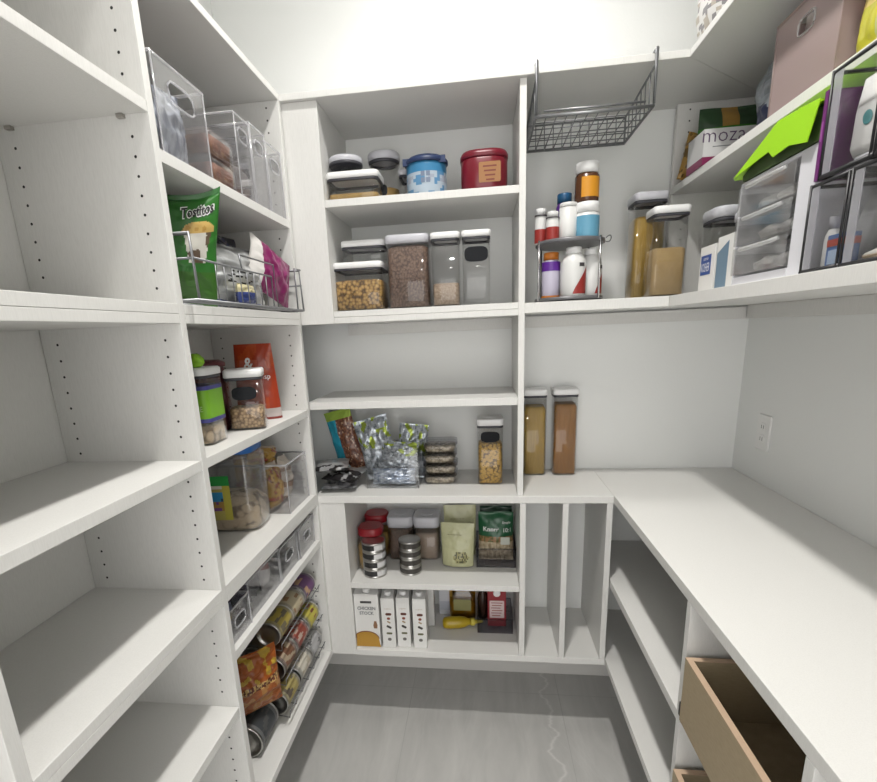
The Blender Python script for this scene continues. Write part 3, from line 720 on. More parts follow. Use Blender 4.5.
m = MB(); m.tube([(max(-.0445, .0305 * math.cos(a) * 1.55 - .006), -.0006, -.012 + .031 * math.sin(a)) for a in [PI * (.02 + .96 * k / n) for k in range(n + 1)]], .0017, 0, 5); m.build('bowl_rim', plain('bowl_print', (.22, .09, .04), .5), t, loc=(0, -.0336, .05))
m = MB(); m.box(-.021, .021, -.0004, 0, -.0045, .0045); m.build('brand_band', plain('dark_grey_print', (.07, .07, .07), .5), t, loc=(-.001, -.0328, .19))
text('lettering', 'CHICKEN', .068, plain('print_grey', (.17, .18, .19), .5), t, (.0, -.0334, .165), FRONT, .014, bold=.03)
text('lettering', 'STOCK', .054, plain('print_grey', (.17, .18, .19), .5), t, (.0, -.0334, .145), FRONT, .014, bold=.03)
m = MB(); m.prism([(-.006, 0), (.006, 0), (.008, .012), (.004, .03), (-.004, .03), (-.008, .012)], 'y', 0, .0005); m.build('bottle_picture', plain('print_brown', (.24, .12, .06), .5), t, loc=(.03, -.0332, .082))
for k, (x, y, lab) in enumerate(((-.352, 1.655, 'first slim white carton, right beside the stock carton'), (-.296, 1.660, 'middle one of the three slim white cartons'), (-.236, 1.656, 'last slim white carton, right end of the row of three'))):
    t = carton(lab, (x, y, ZP), .050, .095, .205, .0 if k < 2 else .03, 'three slim white cartons')
    for z, wd, hh, c in ((.140, .022, .010, (.10, .03, .02)), (.122, .012, .010, (.22, .05, .03)), (.107, .014, .006, (.35, .25, .15)), (.087, .020, .009, (.05, .045, .04)), (.060, .022, .008, (.12, .12, .06)), (.035, .014, .012, (.16, .15, .14))):
        m = MB(); m.rrect([(wd, hh, hh * .45, 0), (wd, hh, hh * .45, .0005)]); m.build('printed_motif', plain('motif_%02d' % int(c[0] * 100), c, .5), t, loc=(.002, -.0476, z), rot=(PI / 2, 0, 0) if z not in (.087, .107) else (PI / 2, .5, 0))
    text('lettering', 'organic', .026, plain('print_pale', (.5, .42, .36), .5), t, (0, -.0479, .162), FRONT)
carton('slim white carton standing further back behind the end of the row', (-.222, 1.80, ZP), .05, .09, .197, .05)
t = thing('box', 'small pale grey box against the back wall behind the cartons', 'box', (-.155, 1.875, ZP))
m = MB(); m.box(-.028, .028, -.03, .03, 0, .168); m.build('box_body', plain('pale_grey_card', (.55, .56, .60), .5), t, .002)
m = MB(); m.box(-.024, .024, -.0306, -.0302, .02, .06); m.build('printed_panel', plain('pale_print', (.42, .44, .5), .5), t)
# oil bottle lying with yellow cap, amber pack behind
OIL = clearmat('amber_plastic', (.75, .55, .12), .08, .06, .4)
t = thing('oil_bottle', 'yellow squeeze bottle lying on its side on the bottom back shelf', 'bottle', (-.102, 1.750, ZP + .0245), .12)
m = MB(); m.lathe([(.010, -.06), (.020, -.055), (.024, -.04), (.024, .01), (.020, .03), (.013, .042), (.013, .05)], 24, axis='x'); m.build('bottle_body', plain('bottle_yellow', (.42, .30, .015), .3), t)
m = MB(); m.lathe([(.015, .0502), (.015, .066), (.008, .07), (.006, .09), (.004, .1)], 20, axis='x'); m.build('nozzle_cap', plain('bottle_cap_yellow', (.62, .52, .08), .35), t)
t = thing('oil_jug', 'square amber oil jug standing behind the yellow bottle', 'bottle', (-.085, 1.84, ZP))
m = MB(); m.rrect([(.098, .07, .015, 0), (.104, .076, .018, .006), (.104, .076, .018, .12), (.06, .05, .02, .15), (.03, .03, .015, .155), (.03, .03, .015, .17)]); m.build('jug_body', OIL, t)
m = MB(); m.rrect([(.098, .07, .015, .002), (.1, .072, .016, .08), (.08, .06, .016, .0805)]); stuff(m.build('contents', plain('oil_fill', (.26, .20, .02), .3), t))
m = MB(); m.lathe([(.018, .1702), (.018, .185), (.016, .187)], 20); m.build('screw_cap', BLACK, t)
m = MB(); m.rrect([(.07, .05, .004, 0), (.07, .05, .004, .0006)]); m.build('label_panel', plain('olive_label', (.26, .25, .10), .5), t, loc=(0, -.0386, .07), rot=FRONT)
bin_open('storage_bin', 'low smoky clear bin with red carton at the right end of the bottom back shelf', (.044, 1.80, ZP), .135, .16, .06, SMOKE)
t = thing('broth_carton', 'red and white carton standing in the low smoky bin', 'carton', (.052, 1.80, ZP + .0025))
m = MB(); m.box(-.036, .036, -.035, .035, 0, .165); m.build('carton_body', plain('carton_red', (.26, .012, .02), .4), t, .002)
m = MB(); m.lathe([(.014, 0), (.014, .012), (.012, .014)], 20); m.build('screw_cap', LIDW, t, loc=(0, -.0352, .150), rot=(PI / 2, 0, 0))
m = MB(); m.rrect([(.056, .075, .003, 0), (.056, .075, .003, .0006)]); l = m.build('label_panel', plain('label_pink_white', (.66, .55, .54), .5), t, loc=(0, -.0352, .075), rot=FRONT)
m = MB()
for k in range(6): m.box(-.022 + .003 * (k % 2), .022 - .004 * (k % 3), .028 - k * .011 - .0016, .028 - k * .011 + .0016, .0006, .0009)
m.build('label_lines', plain('label_red_line', (.3, .04, .04), .5), l)
text('lettering', 'TEX', .03, plain('label_pink_white', (.66, .55, .54), .5), t, (-.004, -.0356, .122), FRONT, .01) if 0 else None
t = thing('jar', 'dark jar standing beside the red carton in the smoky bin', 'jar', (-.002, 1.83, ZP + .0025))
m = MB(); m.lathe([(.018, 0), (.02, .003), (.02, .10), (.013, .12), (.013, .13)], 20); m.build('jar_body', plain('dark_brown_glass', (.03, .015, .01), .15), t)
m = MB(); m.lathe([(.0145, .1305), (.0145, .145), (.012, .147)], 20); m.build('lid', BLACK, t)

# ================= bay right of the divider: two-tier rack of supplements
ZR = ZB + .0005
t = thing('tiered_rack', 'two-tier chrome-legged rack holding supplement bottles right of the divider', 'rack', (.282, 1.722, ZR))
DK = plain('rack_tray_grey', (.17, .17, .18), .4, .3)
m = MB(); m.lathe([(.10, .004), (.105, .006), (.105, .014), (.102, .014), (.102, .008), (.05, .008)], 40); m.build('lower_tray', DK, t)
m = MB(); m.lathe([(.10, .170), (.105, .172), (.105, .182), (.102, .182), (.102, .175), (.05, .175)], 40); m.build('upper_tray', DK, t)
m = MB(); m.lathe([(.04, 0), (.04, .0038), (.03, .0039)], 24); m.build('turning_foot', BLACK, t)
for a in (-2.75, -.75, .8, 2.4):
    m = MB(); m.rod((.1065 * math.cos(a), .1065 * math.sin(a), .006), (.1065 * math.cos(a), .1065 * math.sin(a), .185), .0032, 0, 10); m.build('post', CHROME, t)
m = MB(); m.tube([(.105 + .02 * math.sin(PI * k / 10), -.02 + .004 * k, .185 + .008 * math.sin(2 * PI * k / 10)) for k in range(11)], .0016); m.build('handle_loop', GREYW, t)
def bottle(label, loc, r, h, body, cap, caph=.02, neck=.8, label_bands=(), group='supplement bottles on the rack', shoulder=.02, capr=None):
    """label_bands: (z0, z1, colour, angle0, angle1)"""
    t = thing('supplement_bottle', label, 'bottle', loc, 0, group); hb = h - caph; capr = capr or r * neck
    m = MB(); m.lathe([(r * .9, 0), (r, .004), (r, hb - shoulder), (r * .92, hb - shoulder * .5), (capr * .92, hb - .001), (capr * .92, hb)], 28); m.build('bottle_body', body, t)
    m = MB(); m.lathe([(capr, hb + .0003), (capr, h - .002), (capr * .93, h)], 28); m.build('cap', cap, t)
    for z0, z1, mat, a0, a1 in label_bands:
        m = MB(); N = 18; R = r + .0006
        o_ = [(R * math.cos(a0 + (a1 - a0) * k / N), R * math.sin(a0 + (a1 - a0) * k / N)) for k in range(N + 1)]
        i_ = [(x * (r - .0003) / R, y * (r - .0003) / R) for x, y in o_]
        m.prism(o_ + i_[::-1], 'z', z0, z1); m.build('label_band', mat, t)
    return t
WB = plain('white_bottle', (.70, .70, .69), .35); RB = plain('red_label', (.30, .03, .025), .4); NAVY = plain('navy_cap', (.02, .10, .22), .35); PURP = plain('purple_wrap', (.10, .02, .25), .35)
ORC = plain('orange_cap', (.50, .16, .02), .4); BLU = plain('sky_blue_label', (.12, .32, .46), .4); ORL = plain('orange_label', (.62, .27, .02), .4); BRN = plain('brown_jar', (.09, .035, .015), .25); DKC = plain('dark_cap', (.06, .055, .06), .4)
zu = ZR + .1755
bottle('small white bottle with red label at the far left of the upper tier', (.191, 1.712, zu), .0185, .105, WB, LIDW, .016, .85, [(.005, .045, RB, -3.0, -.2), (.082, .0865, DKC, -3.1, 0)])
bottle('small red-labelled bottle second from the left on the upper tier', (.221, 1.667, zu), .0195, .086, WB, LIDW, .014, .85, [(.006, .042, RB, -3.0, -.2), (.066, .070, DKC, -3.1, 0)])
bottle('plain white cylinder bottle in the middle of the upper tier', (.267, 1.670, zu), .0265, .107, WB, WB, .012, .97, shoulder=.002)
bottle('dark bottle with navy cap showing behind the plain white one', (.266, 1.745, zu), .026, .150, PURP, NAVY, .028, .85)
bottle('white lidded tub with sky blue label, the orange jar standing on it', (.322, 1.672, zu), .0355, .104, WB, LIDW, .028, 1., [(.004, .066, BLU, -3.1, .1)], shoulder=.004)
bottle('brown jar with orange label and white cap standing on the blue tub', (.319, 1.674, zu + .1043), .0345, .108, BRN, LIDW, .03, .95, [(.012, .066, ORL, -2.2, -.2)], shoulder=.006)
zl = ZR + .0085
bottle('orange-capped bottle with purple band at the left of the lower tier', (.222, 1.690, zl), .028, .140, plain('lilac_white', (.50, .47, .58), .35), ORC, .022, .82, [(.085, .112, PURP, -3.1, .1), (.0, .012, ORC, -3.1, .1)])
def swoosh(t, r, z0, z1, a0, a1):
    m = MB(); N = 14; R = r + .0007; vs = []; fs = []
    for k in range(N + 1):
        f = k / N; a = a0 + (a1 - a0) * f
        lo, hi = z0, z0 + (z1 - z0) * f ** .8
        vs += [(R * math.cos(a), R * math.sin(a), lo), (R * math.cos(a), R * math.sin(a), hi)]
    for k in range(N): fs.append((2 * k, 2 * k + 2, 2 * k + 3, 2 * k + 1))
    m.add(vs, fs); m.build('red_swoosh', RB, t)
    m = MB(); m.prism([((R + .0001) * math.cos(a), (R + .0001) * math.sin(a)) for a in [a0 + .5 + .07 * k for k in range(8)]] + [((R - .0006) * math.cos(a), (R - .0006) * math.sin(a)) for a in [a0 + .5 + .07 * k for k in range(7, -1, -1)]], 'z', z1 * .95, z1 * 1.06); m.build('printed_mark', DKC, t)
b1 = bottle('big white bottle with red swoosh label in the middle of the lower tier', (.2855, 1.6635, zl), .0375, .148, WB, LIDW, .018, .62, [(.139, .1425, DKC, -3.1, 0)] if 0 else [], shoulder=.034); swoosh(b1, .0375, .012, .095, -1.75, -.35)
b2 = bottle('white bottle with red swoosh label at the right of the lower tier', (.345, 1.700, zl), .033, .146, WB, LIDW, .018, .62, [], shoulder=.03); swoosh(b2, .033, .012, .09, -1.35, -.1)
# canisters to the right of it
canister('food_canister', 'tall canister of yellow spaghetti with grey lid, left of the tan flour', (.524, 1.775, ZR), .095, .095, .312, .24, SPAG, r=.014, lid=LIDG, lidh=.03)
canister('food_canister', 'clear canister half full of tan flour with white lid in the back corner', (.553, 1.672, ZR), .098, .088, .250, .135, FLOUR, r=.014, lid=LIDW, lidh=.026)
canister('food_canister', 'large canister with grey lid behind the salt box', (.705, 1.607, ZR), .125, .115, .225, 0, None, r=.03, lid=LIDG, lidh=.036)
canister('food_canister', 'smaller grey-lidded canister tucked between the salt box and the white drawers', (.712, 1.464, ZR), .095, .11, .195, 0, None, r=.03, lid=LIDG, lidh=.03)

# wire basket hooked on the top shelf
t = thing('wire_basket', 'grey wire under-shelf basket hooked onto the top back shelf', 'basket', (0, 0, 0))
bx0, bx1, by0, by1, bz0, bz1 = .158, .463, 1.572, 1.85, 2.022, 2.095
m = MB()
for x in (bx0, bx1): m.tube([(x, 1.70, ZT + .004), (x, by0 - .004, ZT + .004), (x, by0 - .004, bz0 + .004)], .0036, 0, 8)
m.build('hook_arm', GREYW, t)
m = MB(); m.tube([(bx0, by0, bz0), (bx1, by0, bz0), (bx1, by1, bz0), (bx0, by1, bz0)], .0034, 0, 8, True); m.tube([(bx0 + .02, by0, bz0 + .012), (bx1 - .02, by0, bz0 + .012)], .003, 0, 8)
for x in (bx0, bx1): m.rod((x, by0, ZT - .03), (x, by1, bz1), .003, 0, 8); m.rod((x, by1, bz0), (x, by1, bz1), .003, 0, 8)
m.rod((bx0, by1, bz1), (bx1, by1, bz1), .003, 0, 8); m.build('frame_wire', GREYW, t)
m = MB()
for k in range(1, 11): x = bx0 + (bx1 - bx0) * k / 11; m.tube([(x, by0, bz0), (x, by1, bz0), (x, by1, bz1)], .0016)
for k in range(1, 6): y = by0 + (by1 - by0) * k / 6; m.rod((bx0, y, bz0), (bx1, y, bz0), .0016)
for k in range(1, 7):
    y = by0 + (by1 - by0) * k / 7
    for x in (bx0, bx1): m.rod((x, y, bz0), (x, y, ZT - .03 + (bz1 - ZT + .03) * k / 7), .0016)
m.rod((bx0, by1, bz0 + .035), (bx1, by1, bz0 + .035), .0016); m.build('mesh_wire', GREYW, t)
# ================= right-hand shelves, lower one
t = thing('salt_box', 'white salt box with blue logo panel at the corner of the right shelf', 'box', (.640, 1.500, ZR), -PI / 2)
m = MB(); m.box(-.045, .045, -.035, .035, 0, .118); m.build('box_body', plain('white_carton', (.72, .715, .70), .4), t, .001)
m = MB(); m.box(-.036, .024, -.0358, -.0352, .045, .095); m.build('logo_panel', plain('logo_blue', (.02, .07, .28), .4), t)
text('lettering', 'KOSHER', .05, WINK, t, (-.006, -.0361, .064), FRONT, .022)
text('lettering', 'coarse', .03, WINK, t, (-.006, -.0361, .085), FRONT, .006)
t = thing('salt_box', 'white box with slate blue front panel beside the salt box', 'box', (.640, 1.395, ZR), -PI / 2)
m = MB(); m.box(-.048, .048, -.035, .035, 0, .128); m.build('box_body', plain('white_carton', (.72, .715, .70), .4), t, .001)
m = MB(); m.prism([(-.046, .002), (.012, .002), (.012, .114), (-.046, .09)], 'y', -.0358, -.0352); m.build('slate_panel', plain('slate_blue', (.14, .22, .30), .5), t)
# white three-drawer unit
t = thing('drawer_tower', 'small white three-drawer tower with clear drawers on the right shelf', 'drawers', (.71, 1.155, ZR), -PI / 2)
w, d, h = .265, .27, .215; FW = plain('white_plastic_frame', (.66, .66, .70), .35)
m = MB(); m.box(-w / 2, -w / 2 + .006, -d / 2, d / 2, 0, h); m.box(w / 2 - .05, w / 2, -d / 2, d / 2, 0, h); m.box(-w / 2 + .0061, w / 2 - .0501, d / 2 - .005, d / 2, 0, h); m.box(-w / 2 + .0061, w / 2 - .0501, -d / 2 + .0002, d / 2 - .0052, 0, .018); m.box(-w / 2 + .0061, w / 2 - .0501, -d / 2 + .0002, d / 2 - .0052, h - .008, h)
m.build('frame', FW, t, .004)
for k in range(3):
    z0 = .022 + k * .062; x0, x1 = -w / 2 + .008, w / 2 - .053
    m = MB(); m.box(x0, x1, -d / 2 - .006, -d / 2 - .003, z0, z0 + .057); m.box(x0, x0 + .002, -d / 2, d / 2 - .01, z0, z0 + .045); m.box(x1 - .002, x1, -d / 2, d / 2 - .01, z0, z0 + .045); m.box(x0, x1, -d / 2, d / 2 - .01, z0, z0 + .002)
    dr = m.build('clear_drawer', clearmat('milky_drawer', (.9, .9, .9), .1, .06, .5, haze=.10, hazecol=(.7, .7, .7)), t)
    m = MB(); m.tube([(x0 + .03, -d / 2 - .004, z0 + .054), (x0 + .05, -d / 2 - .014, z0 + .05), (x1 - .05, -d / 2 - .014, z0 + .05), (x1 - .03, -d / 2 - .004, z0 + .054)], .004, 0, 8); m.build('drawer_lip', clearmat('milky_lip', (.9, .9, .9), .15, .1, .5, haze=.45, hazecol=(.75, .75, .75)), dr)
WPK = [(.70, .70, .68), (.42, .41, .40), (.60, .58, .55)]
n = 0
for k, items in enumerate((((-.08, 'rolled white packet at the left of the bottom clear drawer', 0), (-.005, 'round white packet at the right of the bottom clear drawer', 1)), ((-.07, 'grey packet at the left of the middle clear drawer', 2), (.0, 'white tube in the middle clear drawer beside a red cap', 1)), ((-.085, 'crumpled clear packet at the left of the top clear drawer', 0), (-.01, 'square grey packet at the right of the top clear drawer', 2)))):
    for dx, lab, c in items:
        mb = crumple(.06, .07, .032, 90 + n, lambda u, v, c=c: lerp(WPK[c], (.3, .3, .3), .25 if noise.noise(Vector((u * 20, v * 9, c))) > .15 else 0), .3)
        o = mb.build('small_packet', CARD, None, loc=(.71 - d / 2 + .055, 1.155 - dx, ZR + .0245 + k * .062), rot=(0, 0, .3 * n)); tag(o, lab, 'packet', 'packets in the clear drawers'); n += 1
t = thing('bottle', 'small bottle with red cap lying in the middle clear drawer', 'bottle', (.615, 1.118, ZR + .0245 + .062 + .014), 0)
m = MB(); m.lathe([(.010, -.03), (.012, -.028), (.012, .012), (.008, .016)], 16, axis='y'); m.build('bottle_body', WB, t)
m = MB(); m.lathe([(.013, -.05), (.013, -.0305)], 16, axis='y'); m.build('cap', plain('cap_red', (.45, .05, .06), .4), t)
# lime folded bag on the tower
t = thing('folded_bag', 'bright lime green folded bag with dark lining on the white drawer tower', 'bag', (0, 0, 0))
zt = ZR + h + .001
LIME = plain('lime_fabric', (.33, .66, .01), .45); LIMED = plain('dark_lining', (.035, .07, .012), .6)
def fold(pts, x0, th=.002):
    q = MB(); q.prism(pts, 'x', x0, x0 + th); return q
fold([(1.30, zt + .013), (1.138, zt + .071), (1.07, zt + .066), (1.16, zt + .026)], .5625).build('front_flap', LIME, t)
fold([(1.16, zt + .0262), (1.07, zt + .0658), (1.012, zt + .060), (1.035, zt + .002), (1.09, zt + .014), (1.14, zt + .010)], .5605).build('front_flap', LIME, t)
m = MB(); m.add([(.5650, 1.298, zt + .012), (.5650, 1.138, zt + .070), (.5650, 1.014, zt + .059), (.80, 1.016, zt + .068), (.80, 1.138, zt + .076), (.80, 1.29, zt + .018)] + [(.5650, 1.298, zt + .009), (.5650, 1.138, zt + .067), (.5650, 1.014, zt + .056), (.80, 1.016, zt + .065), (.80, 1.138, zt + .073), (.80, 1.29, zt + .015)],
    [(0, 1, 4, 5), (1, 2, 3, 4), (6, 11, 10, 7), (7, 10, 9, 8), (0, 6, 7, 1), (1, 7, 8, 2), (2, 8, 9, 3), (3, 9, 10, 4), (4, 10, 11, 5), (5, 11, 6, 0)]); m.build('top_flap', LIME, t)
m = MB(); m.prism([(1.275, zt), (1.018, zt), (1.018, zt + .050), (1.138, zt + .062), (1.275, zt + .012)], 'x', .572, .80); m.build('lining', LIMED, t)
# black framed clear organisers
def organiser(label, y0, y1, z0, z1):
    t = thing('clear_organizer', label, 'organizer', (.57, (y0 + y1) / 2, z0), -PI / 2, 'black edged clear organizers')
    w = y1 - y0; h = z1 - z0; D = .28; q = .0025
    m = MB()
    for a, b in ((-w / 2, -w / 2 + q), (w / 2 - q, w / 2)): m.box(a, b, 0, D, 0, h)
    m.box(-w / 2, w / 2, D - q, D, 0, h); m.box(-w / 2, w / 2, 0, q, 0, h); m.box(-w / 2, w / 2, 0, D, 0, q); m.build('clear_body', CLEAR, t)
    m = MB(); e = .0035
    for a in (-w / 2, w / 2): m.rod((a, -.001, 0), (a, -.001, h), .0022)
    m.tube([(-w / 2, -.001, e), (w / 2, -.001, e), (w / 2, D, e), (-w / 2, D, e)], e, 0, 6, True); m.tube([(-w / 2, -.001, h - e), (w / 2, -.001, h - e), (w / 2, D, h - e), (-w / 2, D, h - e)], e * .8, 0, 6, True); m.build('black_edging', BLACK, t)
    m = MB(); m.box(-w / 2 + .006, -w / 2 + .024, -.0016, .0, .006, h - .006); m.build('corner_strip', clearmat('frosted_strip', (.9, .9, .92), .2, .1, .5, haze=.5, hazecol=(.62, .62, .66)), t)
    return t
organiser('lower clear organizer bin next to the white drawer tower', .925, 1.018, ZR, ZR + .145)
organiser('lower clear organizer bin at the right edge of the photo', .800, .9170, ZR, ZR + .145)
organiser('upper clear organizer bin holding a white tube with teal dot', .887, 1.000, ZR + .148, ZR + .308)
organiser('upper clear organizer bin at the right edge holding white boards', .762, .8790, ZR + .148, ZR + .308)
zo = ZR + .151
def tube_pack(name, label, loc, w, d, h, mat, rz=0, cap=None, tilt=(0, 0)):
    t = thing(name, label, 'tube' if 'tube' in name else 'box', loc, rz, None, tilt)
    m = MB(); m.rrect([(w * .7, d, d * .3, 0), (w, d, d * .4, h * .12), (w, d * .9, d * .4, h * .6), (w * 1.02, .004, .002, h)]); m.build('tube_body', mat, t)
    m = MB(); m.rrect([(w * .66, d * .9, d * .4, -h * .16), (w * .7, d * .95, d * .4, -.0003)]); m.build('cap', cap or LIDW, t)
    return t
t = tube_pack('lotion_tube', 'white lotion tube with teal dot upright in the upper organizer', (.610, .945, zo + .020), .080, .03, .115, WB, -PI / 2, LIDG)
m = MB(); m.lathe([(.010, 0), (.010, .0006)], 20); m.build('teal_dot', plain('teal_print', (.03, .26, .28), .4), t, loc=(.0, -.0155, .05), rot=(PI / 2 + .1, 0, 0))
for k, y in enumerate((.854, .830)):
    tag(boxpart('white_board', .585, .80, y - .009, y + .009, zo, zo + .145, plain('white_card', (.72, .73, .76), .5), None, .001), ['white board pad upright in the right upper organizer, left one', 'second white board pad beside the first in the right upper organizer'][k], 'pad', 'white board pads')
t = tube_pack('toothpaste_tube', 'grey tube leaning inside the lower organizer', (.635, .975, ZR + .025), .04, .022, .095, plain('tube_grey', (.42, .42, .43), .4), -PI / 2, LIDG, (0, .25))
t = thing('ointment_box', 'little blue and white ointment box at the front of the lower organizer', 'box', (.592, .952, ZR + .004), -PI / 2)
m = MB(); m.box(-.02, .02, -.012, .012, 0, .034); m.box(-.0202, .0202, -.0125, .0125, .034, .045, 1); m.box(-.02, .02, -.012, .012, .045, .052); m.build('box_body', [plain('ointment_blue', (.06, .14, .36), .4), plain('ointment_red', (.42, .06, .03), .4)], t, recalc=False)
m = MB(); m.box(-.014, .014, -.0127, -.0123, .006, .028); m.build('label_panel', plain('pale_blue_print', (.4, .5, .66), .5), t)
bottle('small white dropper bottle in the lower organizer near its divider', (.598, .990, ZR + .004), .012, .085, WB, LIDG, .02, .7, group=None)
mb = crumple(.06, .07, .05, 131, lambda u, v: (.05, .05, .055), .3); tag(mb.build('dark_pouch', CARD, None, loc=(.68, .86, ZR + .004)), 'dark pouch at the bottom of the right lower organizer', 'pouch')
mb = crumple(.045, .09, .022, 132, lambda u, v: (.55, .43, .30) if v < .5 else (.68, .66, .62), .15); tag(mb.build('wrapped_bandage', CARD, None, loc=(.605, .862, ZR + .004)), 'beige wrapped bandage at the front of the right lower organizer', 'bandage')
tag(boxpart('purple_box', .575, .79, 1.0065, 1.026, ZR + .218, ZR + .268, plain('purple_card', (.12, .01, .12), .4), None, .001), 'thin purple box wedged beside the lime bag', 'box') if 0 else None
t = thing('purple_box', 'thin purple box standing between the lime bag and the upper organizer', 'box', (.566, 1.009, ZR + .1482))
m = MB(); m.box(0, .2, -.0075, .0005, 0, .135); m.build('box_body', plain('purple_card', (.13, .012, .13), .4), t, .0005)
m = MB(); m.box(-.0006, 0, -.006, -.001, .06, .09); m.build('printed_band', plain('purple_pale', (.25, .06, .25), .4), t)

t = thing('toothbrush_case', 'white upright toothbrush case at the back of the lower organizer', 'case', (.665, .952, ZR + .004))
m = MB(); m.rrect([(.018, .022, .008, 0), (.02, .024, .009, .004), (.02, .024, .009, .10), (.016, .02, .008, .118)]); m.build('case_body', WB, t)
m = MB(); m.rrect([(.0206, .0246, .0092, .06), (.0206, .0246, .0092, .064)], cap0=False, cap1=False); m.build('joint_band', LIDG, t)

# ================= right-hand shelves, upper one
ZU = 1.8895
t = thing('mozzarella_box', 'white cardboard box with dark lettering and magenta base on the upper right shelf', 'box', (.742, 1.705, ZU), 0)
m = MB(); m.box(-.115, .115, -.055, .055, .020, .090); m.box(-.1152, .1152, -.0552, .0552, 0, .020, 1); m.build('box_body', [plain('box_white', (.60, .60, .60), .5), plain('box_magenta', (.20, .02, .08), .4)], t, recalc=False)
text('lettering', 'moza', .112, plain('moza_print', (.10, .06, .12), .5), t, (-.062, -.0558, .068), FRONT, .024, bold=-.01)
m = MB()
for k in range(2): m.box(-.09 + .04 * k, .03, -.0556, -.0551, .044 - .012 * k, .046 - .011 * k)
m.build('printed_line', plain('print_grey', (.17, .18, .19), .5), t)
def p_gold(u, v):
    k = noise.noise(Vector((u * 9, v * 12, 4.))); return (.36, .21, .05) if k > -.1 else (.14, .08, .02)
def p_green(u, v): return (.03, .17, .01) if v < .72 else ((.03, .07, .03) if not .3 < u < .55 else (.34, .20, .05))
mb = bagmesh(.20, .19, .05, 150, p_green, .005, pinch=0); bagthing('snack_bag', 'dark green snack bag standing behind the white lettered box', 'bag', mb, PRINT, (.765, 1.80, ZU), 0, (0, 0))
mb = bagmesh(.085, .135, .05, 151, p_gold, .011); bagthing('snack_bag', 'crumpled golden brown snack bag at the left behind the white lettered box', 'bag', mb, PRINT, (.662, 1.825, ZU), .1, (0, .2))
def p_grey(u, v):
    k = noise.noise(Vector((u * 10, v * 8, 2.))); q = noise.noise(Vector((u * 3, v * 3, 9.)))
    if q > .28: return (.02, .025, .06)
    return lerp((.09, .105, .12), (.33, .36, .40), min(1, max(0, .5 + k)))
mb = crumple(.125, .125, .165, 160, p_grey, .25, 36, 22, .42); o = mb.build('plastic_bag', PRINT, None, loc=(.728, 1.435, ZU)); tag(o, 'crumpled grey and navy plastic bag left of the pink bin', 'bag')
# pinkish translucent bin with a red hand hole
t = bin_open('storage_bin', 'translucent pinkish bin with a hand hole on the upper right shelf', (.772, 1.226, ZU), .215, .27, .172, FROST, -PI / 2, slot=(.05, .03, .128))
mb = crumple(.15, .18, .15, 170, lambda u, v: (.34, .02, .035) if noise.noise(Vector((u * 6, v * 5, 3.))) > -.35 else (.6, .5, .48), .2, 30, 14, .4); tag(mb.build('wrapped_packet', PRINT, None, loc=(.745, 1.226, ZU + .004)), 'red packet seen through the pinkish bin', 'packet')
t = thing('white_tub', 'white rounded tub poking out at the far top corner of the pinkish bin', 'tub', (.70, 1.285, ZU + .128))  # rounded white tub standing inside the pinkish bin
m = MB(); m.lathe([(.026, 0), (.03, .004), (.03, .058), (.024, .068), (.01, .07)], 24); m.build('tub_body', LIDW, t)
m = MB(); m.lathe([(.0302, .04), (.031, .041), (.031, .046), (.0302, .047)], 24); m.build('lid_rim', LIDG, t)
def p_yel(u, v):
    if v > .68 and abs(u - .5) < .3: return (.45, .05, .03) if noise.noise(Vector((u * 18, v * 25, 3.))) > .1 else (.7, .6, .3)
    return (.62, .47, .13) if v > .35 else ((.45, .42, .03) if abs(u - .45) < .25 else (.40, .44, .20))
mb = bagmesh(.094, .21, .05, 180, p_yel, .003, stand=True); bagthing('snack_bag', 'yellow bag with red lettering marks right of the pinkish bin', 'bag', mb, PRINT, (.672, 1.066, ZU), -PI / 2, (0, 0))
# parcel on the top shelf
def p_mott(u, v):
    k = noise.noise(Vector((u * 16, v * 14, 2.))); return (.22, .21, .22) if k > .12 else ((.62, .61, .60) if k > -.25 else (.40, .36, .31))
mb = crumple(.14, .16, .19, 190, p_mott, .12, 36, 24, .35); tag(mb.build('fabric_bundle', CARD, None, loc=(.632, 1.572, ZT + .001)), 'mottled grey bundle on the top right shelf, cut off by the photo edge', 'bundle')

# ================= left corner unit, shelf A (highest)
ZA = 1.8095
def lbin(label, y0, y1, z, h, d=.27, x=-.577, slot=None, mat=CLEAR2, group=None): return bin_open('storage_bin', label, (x - d / 2, (y0 + y1) / 2, z), y1 - y0, d, h, mat, PI / 2, slot, group=group)
lbin('clear tall bin with handle hole nearest the upright on the highest left shelf', .962, 1.138, ZA, .163, slot=(.085, .038, .118))
for k, (x, y, rx, lab) in enumerate(((-.600, 1.045, .16, 'front pale blue pouch in the first clear bin'), (-.645, 1.035, .14, 'rear pale blue pouch in the first clear bin'))):
    mb = bagmesh(.085, .125, .03, 200 + k, lambda u, v: lerp((.17, .19, .25), (.60, .63, .70), min(1, max(0, .5 + noise.noise(Vector((u * 9, v * 3, 3.)))))), .005)
    bagthing('snack_pouch', lab, 'pouch', mb, PRINTM, (x, y, ZA + .004), PI / 2, (.0, -.1), 'pale blue pouches')
def p_cook(u, v):
    if abs(v - .5) < .06 or v < .08 or v > .92: return (.50, .46, .42)
    return (.26, .09, .045) if noise.noise(Vector((u * 12, v * 9, 5.))) > -.15 else (.45, .30, .16)
